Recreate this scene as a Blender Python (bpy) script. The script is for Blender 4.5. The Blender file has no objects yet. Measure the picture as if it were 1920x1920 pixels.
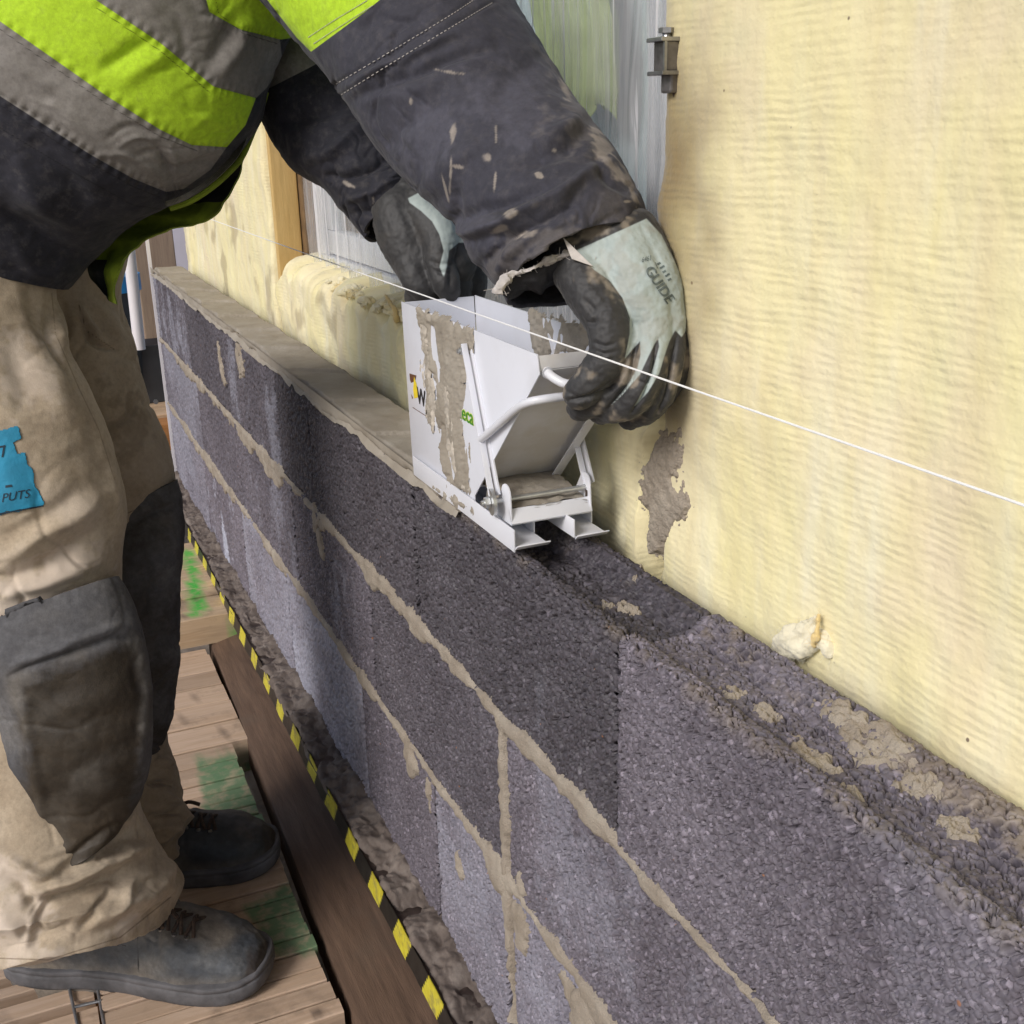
import bpy, bmesh, math, random
import numpy as np
from mathutils import Vector, Matrix
from mathutils.bvhtree import BVHTree

# ------------------------------------------------------------------ camera
# world: x = out of the block wall's face to the right, y = along the wall away from the viewer, z = up; z=0 foot of the wall
CX, CZ, F, CC = -0.40137, 0.97633, 2140.0, 960.0
RM = np.array([[0.91381268, -0.15151775, 0.37681396],
               [-0.40542115, -0.28529637, 0.86846973],
               [-0.02408493, -0.946387, -0.32213594]])
CAM = np.array([CX, 0.0, CZ])
sc = bpy.context.scene
cd = bpy.data.cameras.new('camera')
cam = bpy.data.objects.new('camera', cd)
sc.collection.objects.link(cam)
cd.sensor_width = 36.0
cd.lens = F / 1920.0 * 36.0
cd.clip_start, cd.clip_end = 0.02, 500.0
m4 = Matrix.Identity(4)
for i in range(3):
    m4[i][0], m4[i][1], m4[i][2] = RM[i][0], -RM[i][1], -RM[i][2]
    m4[i][3] = CAM[i]
cam.matrix_world = m4
sc.camera = cam

# ------------------------------------------------------------------ light
SUN_EL, SUN_DIR = math.radians(36), np.array([-0.90, -0.44])       # where the light comes from (open side of the scaffold)
w = bpy.data.worlds.new('World'); sc.world = w; w.use_nodes = True
nt = w.node_tree; nt.nodes.clear()
o_ = nt.nodes.new('ShaderNodeOutputWorld'); b_ = nt.nodes.new('ShaderNodeBackground'); s_ = nt.nodes.new('ShaderNodeTexSky')
s_.sky_type = 'NISHITA'; s_.sun_disc = False; s_.sun_elevation = SUN_EL
s_.sun_rotation = math.atan2(SUN_DIR[0], SUN_DIR[1]); s_.air_density = 1.0; s_.dust_density = 2.0; s_.ozone_density = 1.0
b_.inputs['Strength'].default_value = 0.115
nt.links.new(s_.outputs[0], b_.inputs[0]); nt.links.new(b_.outputs[0], o_.inputs[0])
sl = bpy.data.lights.new('sun', 'SUN'); sl.energy = 1.9; sl.angle = math.radians(21); sl.color = (1.0, 0.98, 0.96)
sun = bpy.data.objects.new('sun', sl); sc.collection.objects.link(sun)
hx = SUN_DIR / np.linalg.norm(SUN_DIR) * math.cos(SUN_EL)
sun.rotation_euler = Vector((hx[0], hx[1], math.sin(SUN_EL))).to_track_quat('Z', 'Y').to_euler()
sun.location = (-3, -2, 4)
sc.view_settings.view_transform = 'Standard'; sc.view_settings.look = 'None'
sc.view_settings.exposure = 0.23; sc.view_settings.gamma = 1.0
sc.cycles.use_denoising = True
sc.cycles.max_bounces = 8

# ------------------------------------------------------------------ rays
def ray(px, py): return RM @ np.array([(px - CC) / F, (py - CC) / F, 1.0])
def atx(px, py, x): r = ray(px, py); return CAM + r * ((x - CX) / r[0])
def aty(px, py, y): r = ray(px, py); return CAM + r * (y / r[1])
def atz(px, py, z): r = ray(px, py); return CAM + r * ((z - CZ) / r[2])
def S(px, py, d): return CAM + ray(px, py) * d
def proj(V):
    q = (np.asarray(V, float) - CAM) @ RM
    return np.stack([CC + F * q[..., 0] / q[..., 2], CC + F * q[..., 1] / q[..., 2]], -1), q[..., 2]
VIEW = RM[:, 2]

# ------------------------------------------------------------------ noise
def _h(ix, iy, iz, s):
    h = (ix.astype(np.int64) * 374761393 + iy.astype(np.int64) * 668265263 + iz.astype(np.int64) * 2147483647 + s * 974711) & 0xFFFFFFFF
    h = ((h ^ (h >> 13)) * 1274126177) & 0xFFFFFFFF
    h = ((h ^ (h >> 15)) * 2246822519) & 0xFFFFFFFF
    return ((h ^ (h >> 16)) & 0xFFFFFF) / float(0xFFFFFF)
def noise(P, scale=1.0, seed=0):
    p = np.asarray(P, float) * scale; i = np.floor(p); f = p - i; u = f * f * f * (f * (f * 6 - 15) + 10)
    i = i.astype(np.int64); r = 0
    for a in (0, 1):
        for b in (0, 1):
            for c in (0, 1):
                wt = (u[:, 0] if a else 1 - u[:, 0]) * (u[:, 1] if b else 1 - u[:, 1]) * (u[:, 2] if c else 1 - u[:, 2])
                r = r + wt * _h(i[:, 0] + a, i[:, 1] + b, i[:, 2] + c, seed)
    return r * 2 - 1
def fbm(P, scale, oct=4, seed=0, gain=0.5):
    r = 0; a = 1.0
    for k in range(oct): r = r + a * noise(P, scale * 2 ** k, seed + 17 * k); a *= gain
    return r
def cells(P, size, seed=0):
    p = np.asarray(P, float) / size; i = np.floor(p).astype(np.int64); best = np.full(len(p), 9.0); idv = np.zeros(len(p))
    for a in (-1, 0, 1):
        for b in (-1, 0, 1):
            for c in (-1, 0, 1):
                x, y, z = i[:, 0] + a, i[:, 1] + b, i[:, 2] + c
                q = np.stack([x + .12 + .76 * _h(x, y, z, seed), y + .12 + .76 * _h(x, y, z, seed + 1), z + .12 + .76 * _h(x, y, z, seed + 2)], 1)
                d = np.linalg.norm(q - p, axis=1) * (0.82 + 0.4 * _h(x, y, z, seed + 3)); m = d < best
                best = np.where(m, d, best); idv = np.where(m, _h(x, y, z, seed + 4), idv)
    return best, idv
def sstep(a, b, x):
    t = np.clip((x - a) / (b - a), 0, 1); return t * t * (3 - 2 * t)
def interp(xs, ys, x): return np.interp(x, xs, ys)
def smoothcurve(pts, n):
    """Catmull-Rom through rows of pts, n samples."""
    P = np.asarray(pts, float); k = len(P); t = np.linspace(0, k - 1, n); i = np.clip(t.astype(int), 0, k - 2); u = (t - i)[:, None]
    g = lambda j: P[np.clip(j, 0, k - 1)]
    p0, p1, p2, p3 = g(i - 1), g(i), g(i + 1), g(i + 2)
    return 0.5 * (2 * p1 + (p2 - p0) * u + (2 * p0 - 5 * p1 + 4 * p2 - p3) * u ** 2 + (3 * p1 - p0 - 3 * p2 + p3) * u ** 3)
def polydist(Q, line):
    """distance of 2-D points Q to a polyline, and the param along it"""
    best = np.full(len(Q), 1e9); tt = np.zeros(len(Q)); L = np.asarray(line, float); n = len(L) - 1
    for k in range(n):
        a, b = L[k], L[k + 1]; d = b - a; u = np.clip(((Q - a) @ d) / (d @ d + 1e-9), 0, 1)
        r = np.linalg.norm(Q - a - u[:, None] * d, axis=1); m = r < best
        best = np.where(m, r, best); tt = np.where(m, (k + u) / n, tt)
    return best, tt
def inpoly(Q, poly):
    """signed distance (positive inside) of points Q to a polygon"""
    P = np.asarray(poly, float); x, y = Q[:, 0], Q[:, 1]; c = np.zeros(len(Q), bool)
    for k in range(len(P)):
        a, b = P[k], P[k - 1]
        if a[1] == b[1]: continue
        c ^= ((a[1] > y) != (b[1] > y)) & (x < (b[0] - a[0]) * (y - a[1]) / (b[1] - a[1]) + a[0])
    d, _ = polydist(Q, np.vstack([P, P[:1]])); return np.where(c, d, -d)

# ------------------------------------------------------------------ objects
ROOT = sc.collection
def origin(o):
    v = np.zeros(3)
    while o is not None: v = v + np.array(o.location); o = o.parent
    return v
def tag(o, label=None, cat=None, group=None, kind=None):
    if label: o['label'] = label
    if cat: o['category'] = cat
    if group: o['group'] = group
    if kind: o['kind'] = kind
    return o
def thing(name, label, cat, loc, group=None):
    o = bpy.data.objects.new(name, None); ROOT.objects.link(o); o.location = [float(v) for v in loc]; o.empty_display_size = .05
    return tag(o, label, cat, group)
def mk(name, V, Fs, mats, parent=None, smooth=True, midx=None, uv=None, attrs=None, loc=None):
    V = np.asarray(V, float); me = bpy.data.meshes.new(name)
    o = bpy.data.objects.new(name, me); ROOT.objects.link(o)
    if parent is not None: o.parent = parent; off = origin(parent)
    elif loc is not None: o.location = [float(v) for v in loc]; off = np.array(loc, float)
    else: off = np.zeros(3)
    V = V - off
    if isinstance(Fs, tuple):      # several arrays of polygons with different side counts
        tot = np.concatenate([np.full(len(a), a.shape[1]) for a in Fs]); st = np.concatenate([[0], np.cumsum(tot)[:-1]]); li_ = np.concatenate([a.ravel() for a in Fs])
        me.vertices.add(len(V)); me.vertices.foreach_set('co', V.astype(np.float32).ravel()); me.loops.add(len(li_)); me.loops.foreach_set('vertex_index', li_.astype(np.int32))
        me.polygons.add(len(tot)); me.polygons.foreach_set('loop_start', st.astype(np.int32)); me.update(calc_edges=True); me.validate()
    elif isinstance(Fs, np.ndarray):
        n, k = Fs.shape; me.vertices.add(len(V)); me.vertices.foreach_set('co', V.astype(np.float32).ravel())
        me.loops.add(n * k); me.loops.foreach_set('vertex_index', Fs.astype(np.int32).ravel())
        me.polygons.add(n); me.polygons.foreach_set('loop_start', np.arange(0, n * k, k, dtype=np.int32))
        me.update(calc_edges=True); me.validate()
    else:
        me.from_pydata([tuple(v) for v in V], [], [tuple(int(i) for i in f) for f in Fs]); me.update()
    for m in (mats if isinstance(mats, (list, tuple)) else [mats]): me.materials.append(m)
    if midx is not None: me.polygons.foreach_set('material_index', np.asarray(midx, np.int32))
    me.polygons.foreach_set('use_smooth', np.full(len(me.polygons), smooth))
    if uv is not None:
        ul = me.uv_layers.new(name='uv'); li = np.empty(len(me.loops), np.int32); me.loops.foreach_get('vertex_index', li)
        ul.data.foreach_set('uv', np.asarray(uv, np.float32)[li].ravel())
    for k, a in (attrs or {}).items():
        at = me.attributes.new(k, 'FLOAT', 'POINT'); at.data.foreach_set('value', np.asarray(a, np.float32))
    return o
def gridfaces(nu, nv, closed_u=False):
    """vertices indexed v*nu+u"""
    u = np.arange(nu if closed_u else nu - 1); v = np.arange(nv - 1); U, Vv = np.meshgrid(u, v); U2 = (U + 1) % nu
    return np.stack([Vv * nu + U, Vv * nu + U2, (Vv + 1) * nu + U2, (Vv + 1) * nu + U], -1).reshape(-1, 4)
def gridnormals(G):
    du = np.gradient(G, axis=1); dv = np.gradient(G, axis=0); n = np.cross(du, dv); return n / (np.linalg.norm(n, axis=-1, keepdims=True) + 1e-12)
class MB:
    """collects hard-edged pieces into ONE mesh"""
    def __init__(s): s.V = []; s.F = []; s.M = []
    def add(s, V, Fs, m=0):
        k = len(s.V); s.V += [tuple(map(float, v)) for v in V]; s.F += [tuple(int(i) + k for i in f) for f in Fs]; s.M += [m] * len(Fs); return s
    def hexa(s, c8, m=0, bev=0.0):
        """8 corners: bottom loop then top loop"""
        Fs = [(3, 2, 1, 0), (4, 5, 6, 7), (0, 1, 5, 4), (1, 2, 6, 5), (2, 3, 7, 6), (3, 0, 4, 7)]
        if bev <= 0: return s.add(c8, Fs, m)
        bm = bmesh.new(); vs = [bm.verts.new(tuple(map(float, c))) for c in c8]
        for f in Fs: bm.faces.new([vs[i] for i in f])
        bmesh.ops.recalc_face_normals(bm, faces=bm.faces)
        bmesh.ops.bevel(bm, geom=list(bm.edges), offset=bev, segments=2, affect='EDGES', profile=.6)
        bm.verts.index_update(); s.add([v.co for v in bm.verts], [[v.index for v in f.verts] for f in bm.faces], m); bm.free(); return s
    def box(s, x0, x1, y0, y1, z0, z1, m=0, bev=0.0):
        return s.hexa([(x0, y0, z0), (x1, y0, z0), (x1, y1, z0), (x0, y1, z0), (x0, y0, z1), (x1, y0, z1), (x1, y1, z1), (x0, y1, z1)], m, bev)
    def plate(s, quad, th, m=0, bev=0.0):
        """polygon in space thickened by th along its normal"""
        q = [np.array(p, float) for p in quad]; n = np.cross(q[1] - q[0], q[2] - q[0]); n = n / np.linalg.norm(n) * th; k = len(q)
        V = q + [p + n for p in q]; Fs = [tuple(reversed(range(k))), tuple(range(k, 2 * k))] + [(i, (i + 1) % k, k + (i + 1) % k, k + i) for i in range(k)]
        if bev > 0:
            bm = bmesh.new(); vs = [bm.verts.new(tuple(v)) for v in V]
            for f in Fs: bm.faces.new([vs[i] for i in f])
            bmesh.ops.recalc_face_normals(bm, faces=bm.faces)
            bmesh.ops.bevel(bm, geom=list(bm.edges), offset=bev, segments=2, affect='EDGES', profile=.6)
            bm.verts.index_update(); V = [v.co[:] for v in bm.verts]; Fs = [[v.index for v in f.verts] for f in bm.faces]; bm.free()
        return s.add(V, Fs, m)
    def tube(s, pts, r, n=12, m=0, cap=True):
        V, Fs = tube(pts, r, n, cap); return s.add(V, Fs, m)
    def build(s, name, mats, parent=None, smooth=False, loc=None):
        o = mk(name, np.array(s.V), s.F, mats, parent, smooth, s.M, loc=loc); 
        if smooth: autosmooth(o)
        return o
def autosmooth(o, ang=40):
    me = o.data; me.polygons.foreach_set('use_smooth', np.ones(len(me.polygons), bool))
    bm = bmesh.new(); bm.from_mesh(me)
    for e in bm.edges:
        if len(e.link_faces) == 2 and e.calc_face_angle(0) > math.radians(ang): e.smooth = False
    bm.to_mesh(me); bm.free()
def tube(pts, r, n=12, cap=True):
    P = np.asarray(pts, float); k = len(P); r = np.broadcast_to(np.asarray(r, float), (k,))
    T = np.gradient(P, axis=0); T /= np.linalg.norm(T, axis=1, keepdims=True) + 1e-12
    a = np.array([0, 0, 1.0]) if abs(T[0, 2]) < .9 else np.array([1.0, 0, 0]); u = np.cross(T[0], a); u /= np.linalg.norm(u); V = []
    th = np.arange(n) * 2 * np.pi / n
    for i in range(k):
        u = u - T[i] * (u @ T[i]); u /= np.linalg.norm(u); v = np.cross(T[i], u)
        V.append(P[i] + r[i] * (np.cos(th)[:, None] * u + np.sin(th)[:, None] * v))
    V = np.concatenate(V); Fs = [tuple(f) for f in gridfaces(n, k, True)]
    if cap: Fs += [tuple(reversed(range(n))), tuple(range((k - 1) * n, k * n))]
    return V, Fs
def capsule(pts, r, n=20, sub=8):
    """round-ended tapered tube through pts"""
    P = smoothcurve(pts, (len(pts) - 1) * sub + 1); R = smoothcurve(np.asarray(r, float)[:, None], len(P))[:, 0]
    t0 = P[0] - P[1]; t0 /= np.linalg.norm(t0); t1 = P[-1] - P[-2]; t1 /= np.linalg.norm(t1)
    A = [np.pi / 2 * a for a in (.97, .8, .6, .4, .2)]
    P = np.vstack([[P[0] + t0 * R[0] * math.sin(a) for a in A], P, [P[-1] + t1 * R[-1] * math.sin(a) for a in A[::-1]]])
    R = np.concatenate([[R[0] * math.cos(a) for a in A], R, [R[-1] * math.cos(a) for a in A[::-1]]])
    return tube(P, R, n, True)
def remeshed(pieces, voxel, smooth=6, fac=.5):
    """one continuous skin around overlapping closed pieces"""
    mb = MB()
    for V, Fs in pieces: mb.add(V, Fs)
    t = mk('tmp', np.array(mb.V), mb.F, [], None, True)
    md = t.modifiers.new('r', 'REMESH'); md.mode = 'VOXEL'; md.voxel_size = voxel
    if smooth: ms = t.modifiers.new('s', 'SMOOTH'); ms.iterations = smooth; ms.factor = fac
    dg = bpy.context.evaluated_depsgraph_get(); me = bpy.data.meshes.new_from_object(t.evaluated_get(dg))
    V = np.empty(len(me.vertices) * 3, np.float32); me.vertices.foreach_get('co', V); V = V.reshape(-1, 3).astype(float)
    N = np.empty(len(me.vertices) * 3, np.float32); me.vertices.foreach_get('normal', N); N = N.reshape(-1, 3).astype(float)
    Fs = [tuple(p.vertices) for p in me.polygons]
    bpy.data.objects.remove(t); bpy.data.meshes.remove(me)
    if Fs and all(len(f) == 4 for f in Fs): Fs = np.array(Fs)
    return V, N, Fs
def blob(c, r, seed, n=24, amp=.25, sc_=None, flat=(1, 1, 1)):
    """an irregular lump"""
    th = np.linspace(0, np.pi, n // 2 + 1); ph = np.arange(n) * 2 * np.pi / n
    D = np.stack([np.sin(th)[:, None] * np.cos(ph), np.sin(th)[:, None] * np.sin(ph), np.cos(th)[:, None] * np.ones(n)], -1).reshape(-1, 3)
    d = 1 + amp * fbm(D + seed * 3.7, sc_ or 1.6, 3, seed)
    return np.array(c) + D * d[:, None] * r * np.array(flat), gridfaces(n, n // 2 + 1, True)

# ------------------------------------------------------------------ shader helper
class NT:
    def __init__(s, name):
        s.m = bpy.data.materials.new(name); s.m.use_nodes = True; s.t = s.m.node_tree; s.t.nodes.clear()
        s.out = s.n('OutputMaterial'); s.b = s.n('BsdfPrincipled'); s.l(s.b.outputs[0], s.out.inputs[0]); s._c = None
    def n(s, kind, **kw):
        k = s.t.nodes.new('ShaderNode' + kind)
        for a, v in kw.items(): setattr(k, a, v)
        return k
    def l(s, a, b): s.t.links.new(a, b)
    def put(s, inp, v):
        if hasattr(v, 'is_output') or isinstance(v, bpy.types.NodeSocket): s.l(v, inp)
        elif isinstance(v, (tuple, list)) and len(v) == 3 and inp.type == 'RGBA': inp.default_value = (*v, 1)
        else: inp.default_value = v
    @property
    def co(s):
        if s._c is None: s._c = s.n('TexCoord').outputs['Object']
        return s._c
    def uv(s): return s.n('TexCoord').outputs['UV']
    def map(s, scale=(1, 1, 1), rot=(0, 0, 0), loc=(0, 0, 0), v=None):
        k = s.n('Mapping'); s.put(k.inputs['Vector'], v or s.co); k.inputs['Scale'].default_value = scale; k.inputs['Rotation'].default_value = rot; k.inputs['Location'].default_value = loc
        return k.outputs[0]
    def noise(s, scale, detail=4, rough=.55, v=None, dist=0.0):
        k = s.n('TexNoise'); s.put(k.inputs['Vector'], v or s.co); k.inputs['Scale'].default_value = scale; k.inputs['Detail'].default_value = detail; k.inputs['Roughness'].default_value = rough; k.inputs['Distortion'].default_value = dist
        return k.outputs['Fac']
    def voro(s, scale, v=None, feature='F1', out='Distance', rnd=1.0):
        k = s.n('TexVoronoi', feature=feature); s.put(k.inputs['Vector'], v or s.co); k.inputs['Scale'].default_value = scale; k.inputs['Randomness'].default_value = rnd
        return k.outputs[out]
    def wave(s, scale, v=None, dist=0, detail=2, dscale=1, bands='Z', profile='SIN'):
        k = s.n('TexWave', bands_direction=bands, wave_profile=profile); s.put(k.inputs['Vector'], v or s.co)
        k.inputs['Scale'].default_value = scale; k.inputs['Distortion'].default_value = dist; k.inputs['Detail'].default_value = detail; k.inputs['Detail Scale'].default_value = dscale
        return k.outputs['Fac']
    def attr(s, name, kind='GEOMETRY', out='Fac'): return s.n('Attribute', attribute_name=name, attribute_type=kind).outputs[out]
    def ramp(s, fac, stops, interp_='LINEAR'):
        k = s.n('ValToRGB'); k.color_ramp.interpolation = interp_; e = k.color_ramp.elements
        while len(e) < len(stops): e.new(.5)
        for i, (p, c) in enumerate(stops): e[i].position = p; e[i].color = (*c, 1) if isinstance(c, (tuple, list)) else (c, c, c, 1)
        s.put(k.inputs[0], fac); return k.outputs[0]
    def rng(s, v, a, b, c=0.0, d=1.0):
        k = s.n('MapRange'); s.put(k.inputs[0], v); k.inputs[1].default_value = a; k.inputs[2].default_value = b; k.inputs[3].default_value = c; k.inputs[4].default_value = d
        return k.outputs[0]
    def math(s, op, a, b=0.0):
        k = s.n('Math', operation=op); s.put(k.inputs[0], a); s.put(k.inputs[1], b); return k.outputs[0]
    def mix(s, fac, a, b, mode='MIX'):
        k = s.n('Mix', data_type='RGBA', blend_type=mode); s.put(k.inputs[0], fac); s.put(k.inputs[6], a); s.put(k.inputs[7], b); return k.outputs[2]
    def bump(s, h, strength=.5, dist=.002, prev=None):
        k = s.n('Bump'); s.put(k.inputs['Height'], h); k.inputs['Strength'].default_value = strength; k.inputs['Distance'].default_value = dist
        if prev is not None: s.l(prev, k.inputs['Normal'])
        return k.outputs[0]
    def sepxyz(s, v): return s.n('SeparateXYZ') if v is None else (lambda k: (s.l(v, k.inputs[0]), k)[1])(s.n('SeparateXYZ'))
    def done(s, color=None, rough=.7, normal=None, metal=0.0, **kw):
        if color is not None: s.put(s.b.inputs['Base Color'], color)
        s.put(s.b.inputs['Roughness'], rough); s.put(s.b.inputs['Metallic'], metal)
        if normal is not None: s.l(normal, s.b.inputs['Normal'])
        for k, v in kw.items(): s.put(s.b.inputs[k.replace('_', ' ')], v)
        return s.m
def simple(name, col, rough=.6, metal=0.0, var=.25, nscale=30, bump=.15, bscale=200, bdist=.001, **kw):
    t = NT(name); n = t.noise(nscale, 5)
    dark = tuple(c * (1 - var) for c in col); light = tuple(min(1, c * (1 + var)) for c in col)
    return t.done(t.ramp(n, [(.3, dark), (.7, light)]), rough, t.bump(t.noise(bscale, 3), bump, bdist) if bump else None, metal, **kw)
# ================================================================== materials of the setting
t = NT('aggregate_block')
tone = t.attr('tone', 'OBJECT'); gran = t.attr('grain')
base = t.mix(t.rng(t.noise(9, 5), .35, .65), (.080, .070, .085), (.110, .098, .117))
base = t.mix(1.0, base, t.ramp(gran, [(0, .74), (.5, 1.0), (.8, 1.18), (.92, 1.5), (1.0, 2.1)]), 'MULTIPLY')
base = t.mix(1.0, base, t.ramp(tone, [(0, .40), (1, 2.3)]), 'MULTIPLY')
base = t.mix(t.rng(t.voro(26), .05, .035), base, (.30, .13, .06))
base = t.mix(t.attr('dust'), base, t.mix(t.rng(t.noise(80, 4), .3, .7), (.15, .115, .085), (.30, .25, .20)))
base = t.mix(t.attr('white'), base, (.44, .455, .55))
M_BLOCK = t.done(base, t.rng(t.noise(120), .3, .7, .45, .85), t.bump(t.noise(900, 3), .30, .0008), Specular_IOR_Level=.5)
t = NT('mortar')
mc = t.ramp(t.noise(22, 6), [(.25, (.23, .19, .145)), (.5, (.30, .255, .205)), (.78, (.38, .335, .275))])
mc = t.mix(t.rng(t.voro(260), .10, .0), mc, (.13, .105, .085))
M_MORTAR = t.done(mc, .88, t.bump(t.math('ADD', t.noise(170, 6, .7), t.math('MULTIPLY', t.voro(500), .5)), .7, .0022))
t = NT('fresh_mortar')
mc = t.ramp(t.noise(14, 6), [(.25, (.245, .212, .17)), (.5, (.31, .274, .225)), (.8, (.38, .345, .295))])
M_FRESH = t.done(mc, .75, t.bump(t.noise(240, 6, .7), .5, .0016))
t = NT('lumpy_mortar')
mc = t.ramp(t.noise(30, 6), [(.25, (.072, .056, .048)), (.5, (.125, .098, .083)), (.8, (.23, .195, .17))])
M_LUMP = t.done(mc, .8, t.bump(t.noise(160, 6, .7), .7, .002))
t = NT('glass_wool')
col = t.noise(1.0, 4, .55, t.map((1, 30, 3.2))); yel = t.noise(1.0, 5, .6, t.map((4, 15, 3.4), loc=(3.1, .4, 0))); big = t.noise(6, 4)
k = t.n('TexWave', bands_direction='Z', wave_profile='SIN'); wv = t.n('VectorMath', operation='ADD'); ncol = t.n('TexNoise'); t.l(t.map((20, 13, 40)), ncol.inputs['Vector']); ncol.inputs['Scale'].default_value = 1.0; ncol.inputs['Detail'].default_value = 5
vs = t.n('VectorMath', operation='SCALE'); t.l(ncol.outputs['Color'], vs.inputs[0]); vs.inputs['Scale'].default_value = .014
t.l(t.co, wv.inputs[0]); t.l(vs.outputs[0], wv.inputs[1]); t.l(t.map((0, 0, 140), v=wv.outputs[0]), k.inputs['Vector']); k.inputs['Scale'].default_value = 1.0 / 3.0
amp = t.math('MULTIPLY', t.rng(t.noise(1.0, 4, .6, t.map((1, 34, 30))), .36, .66), t.rng(t.noise(5, 2), .35, .6, .15, 1.0))
rows = t.math('MULTIPLY', t.math('SUBTRACT', k.outputs['Fac'], .5), amp)
cream = t.ramp(col, [(.3, (.75, .655, .39)), (.5, (.81, .725, .465)), (.72, (.84, .785, .565))])
cream = t.mix(t.rng(yel, .40, .80, 0, .85), cream, (.82, .75, .36))
cream = t.mix(t.rng(big, .54, .74, 0, .55), cream, (.77, .65, .49))
cream = t.mix(t.rng(t.noise(15, 5, .6), .55, .75, 0, .35), cream, (.70, .66, .44))
cream = t.mix(t.rng(t.voro(17), .030, .018), cream, (.22, .17, .12))
cream = t.mix(t.attr('shade_soil'), cream, (.25, .18, .085))
M_WOOL = t.done(cream, .95, t.bump(t.noise(1.0, 4, .6, t.map((240, 110, 420))), .12, .002, t.bump(rows, .19, .0040, t.bump(t.noise(34, 4), .30, .012))), Sheen_Weight=.3, Specular_IOR_Level=.05)
t = NT('glass_wool_torn')
c = t.ramp(t.noise(30, 5), [(.3, (.80, .65, .34)), (.5, (.83, .74, .47)), (.7, (.86, .80, .60))])
M_TORN = t.done(t.mix(t.attr('shade_soil'), c, (.40, .29, .155)), .95, t.bump(t.noise(220, 5, .7), .3, .002), Sheen_Weight=.3, Specular_IOR_Level=.1)
def wood(name, a, b, axis=(1, 14, 14), green=None, dirt=.5, rough=.75, rings=True):
    t = NT(name); n = t.noise(2.2, 6, .6, t.map(tuple(3 * k for k in axis)), 0.6)
    c = t.ramp(n, [(.3, b), (.7, a)])
    c = t.mix(t.math('MULTIPLY', t.rng(t.noise(1.0, 4, .6, t.map((9 * axis[0], 9 * axis[1], 9 * axis[2]))), .5, .75), .4), c, tuple(k * .55 for k in b))
    c = t.mix(t.math('MULTIPLY', t.rng(t.noise(11, 6, .65), .54, .72), dirt), c, (.10, .075, .055))
    c = t.mix(t.math('MULTIPLY', t.rng(t.attr('tint'), 0, 1), .45), c, tuple(k * .5 for k in b))
    if green is not None: c = t.mix(t.math('MULTIPLY', t.attr('green'), t.rng(t.noise(60, 5), .3, .55, .35, .95)), c, green)
    c = t.mix(t.attr('grime'), c, (.085, .06, .045))
    return t.done(c, rough, t.bump(t.noise(3, 6, .65, t.map(tuple(14 * k for k in axis))), .4, .002))
M_DECK = wood('deck_timber', (.58, .43, .32), (.47, .33, .225), green=(.045, .20, .085), dirt=.6)
M_DECKFAR = wood('deck_timber_bright', (.60, .45, .31), (.48, .34, .21), green=(.05, .42, .05), dirt=.6)
M_STUD = wood('stud_timber', (.66, .47, .20), (.56, .37, .135), (14, 14, 1), dirt=.15)
M_BEAM = wood('brown_board', (.15, .092, .060), (.085, .050, .032), (14, 1.2, 14), dirt=.35)
M_POST = wood('weathered_post', (.34, .25, .18), (.25, .175, .125), (14, 14, 1), dirt=.3)
M_ORANGE = wood('orange_beam', (.46, .21, .07), (.36, .15, .045), (1, 14, 14), dirt=.3)
M_PALE = wood('pale_boards', (.60, .42, .27), (.48, .32, .19), (1, 14, 14), dirt=.2)
t = NT('hazard_tape'); 
t = NT('tape_yellow'); M_TY = t.done(t.mix(t.rng(t.noise(38, 6, .7), .50, .68, 0, .85), t.mix(t.rng(t.noise(90, 4), .3, .7), (.50, .42, .03), (.60, .54, .05)), (.16, .125, .09)), .5, t.bump(t.noise(90, 4), .4, .002))
M_TB = simple('tape_black', (.018, .016, .014), .4, 0, .3, 60, .3, 90)
M_WHITE = simple('white_paint', (.70, .71, .76), .32, 0, .05, 14, .04, 300)
M_FRAMEW = simple('window_white', (.72, .73, .78), .4, 0, .05, 9, .03, 200)
M_ZINC = simple('zinc_steel', (.66, .67, .67), .40, .9, .12, 60, .12, 300)
M_IRON = simple('dark_iron', (.10, .075, .065), .45, .7, .5, 60, .4, 200)
M_DARKMET = simple('steel_grey', (.34, .335, .34), .38, .85, .3, 60, .2, 200)
M_GREY = simple('grey_flashing', (.20, .22, .27), .5, 0, .2, 20, .1, 200)
M_BROWN = simple('brown_casing', (.16, .10, .05), .6, 0, .3, 30, .2, 200)
M_BACK = simple('sheathing', (.30, .28, .25), .9, 0, .2, 5, .1, 90)
M_ROOM = simple('room_plaster', (.46, .45, .43), .9, 0, .08, 3, .0)
M_ROOMD = simple('room_dark', (.16, .165, .17), .9, 0, .3, 3, .0)
def sheer(name, c):
    t = NT(name); d_ = t.n('BsdfDiffuse'); l_ = t.n('BsdfTranslucent'); k = t.mix(t.rng(t.noise(5, 4), .3, .7), tuple(v * .75 for v in c), c); t.l(k, d_.inputs[0]); t.l(k, l_.inputs[0]); a_ = t.n('MixShader'); a_.inputs[0].default_value = .2; t.l(d_.outputs[0], a_.inputs[1]); t.l(l_.outputs[0], a_.inputs[2]); t.l(a_.outputs[0], t.out.inputs[0]); return t.m
M_GREENSHEET = sheer('green_cloth', (.46, .52, .26))
M_GROUND = simple('ground_earth', (.17, .14, .115), .95, 0, .4, 3, .6, 20, .02)
M_STR = simple('white_cord', (.82, .82, .82), .7, 0, .06, 500, .5, 900, .0004)
M_BIN = simple('dark_bin', (.035, .037, .042), .5, 0, .3, 12, .1, 60)
M_BLUE = simple('blue_plastic', (.02, .22, .50), .4, 0, .2, 12, .1, 60)
M_PIPE = simple('white_pipe', (.70, .68, .72), .35, 0, .05, 12, .0)
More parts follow.
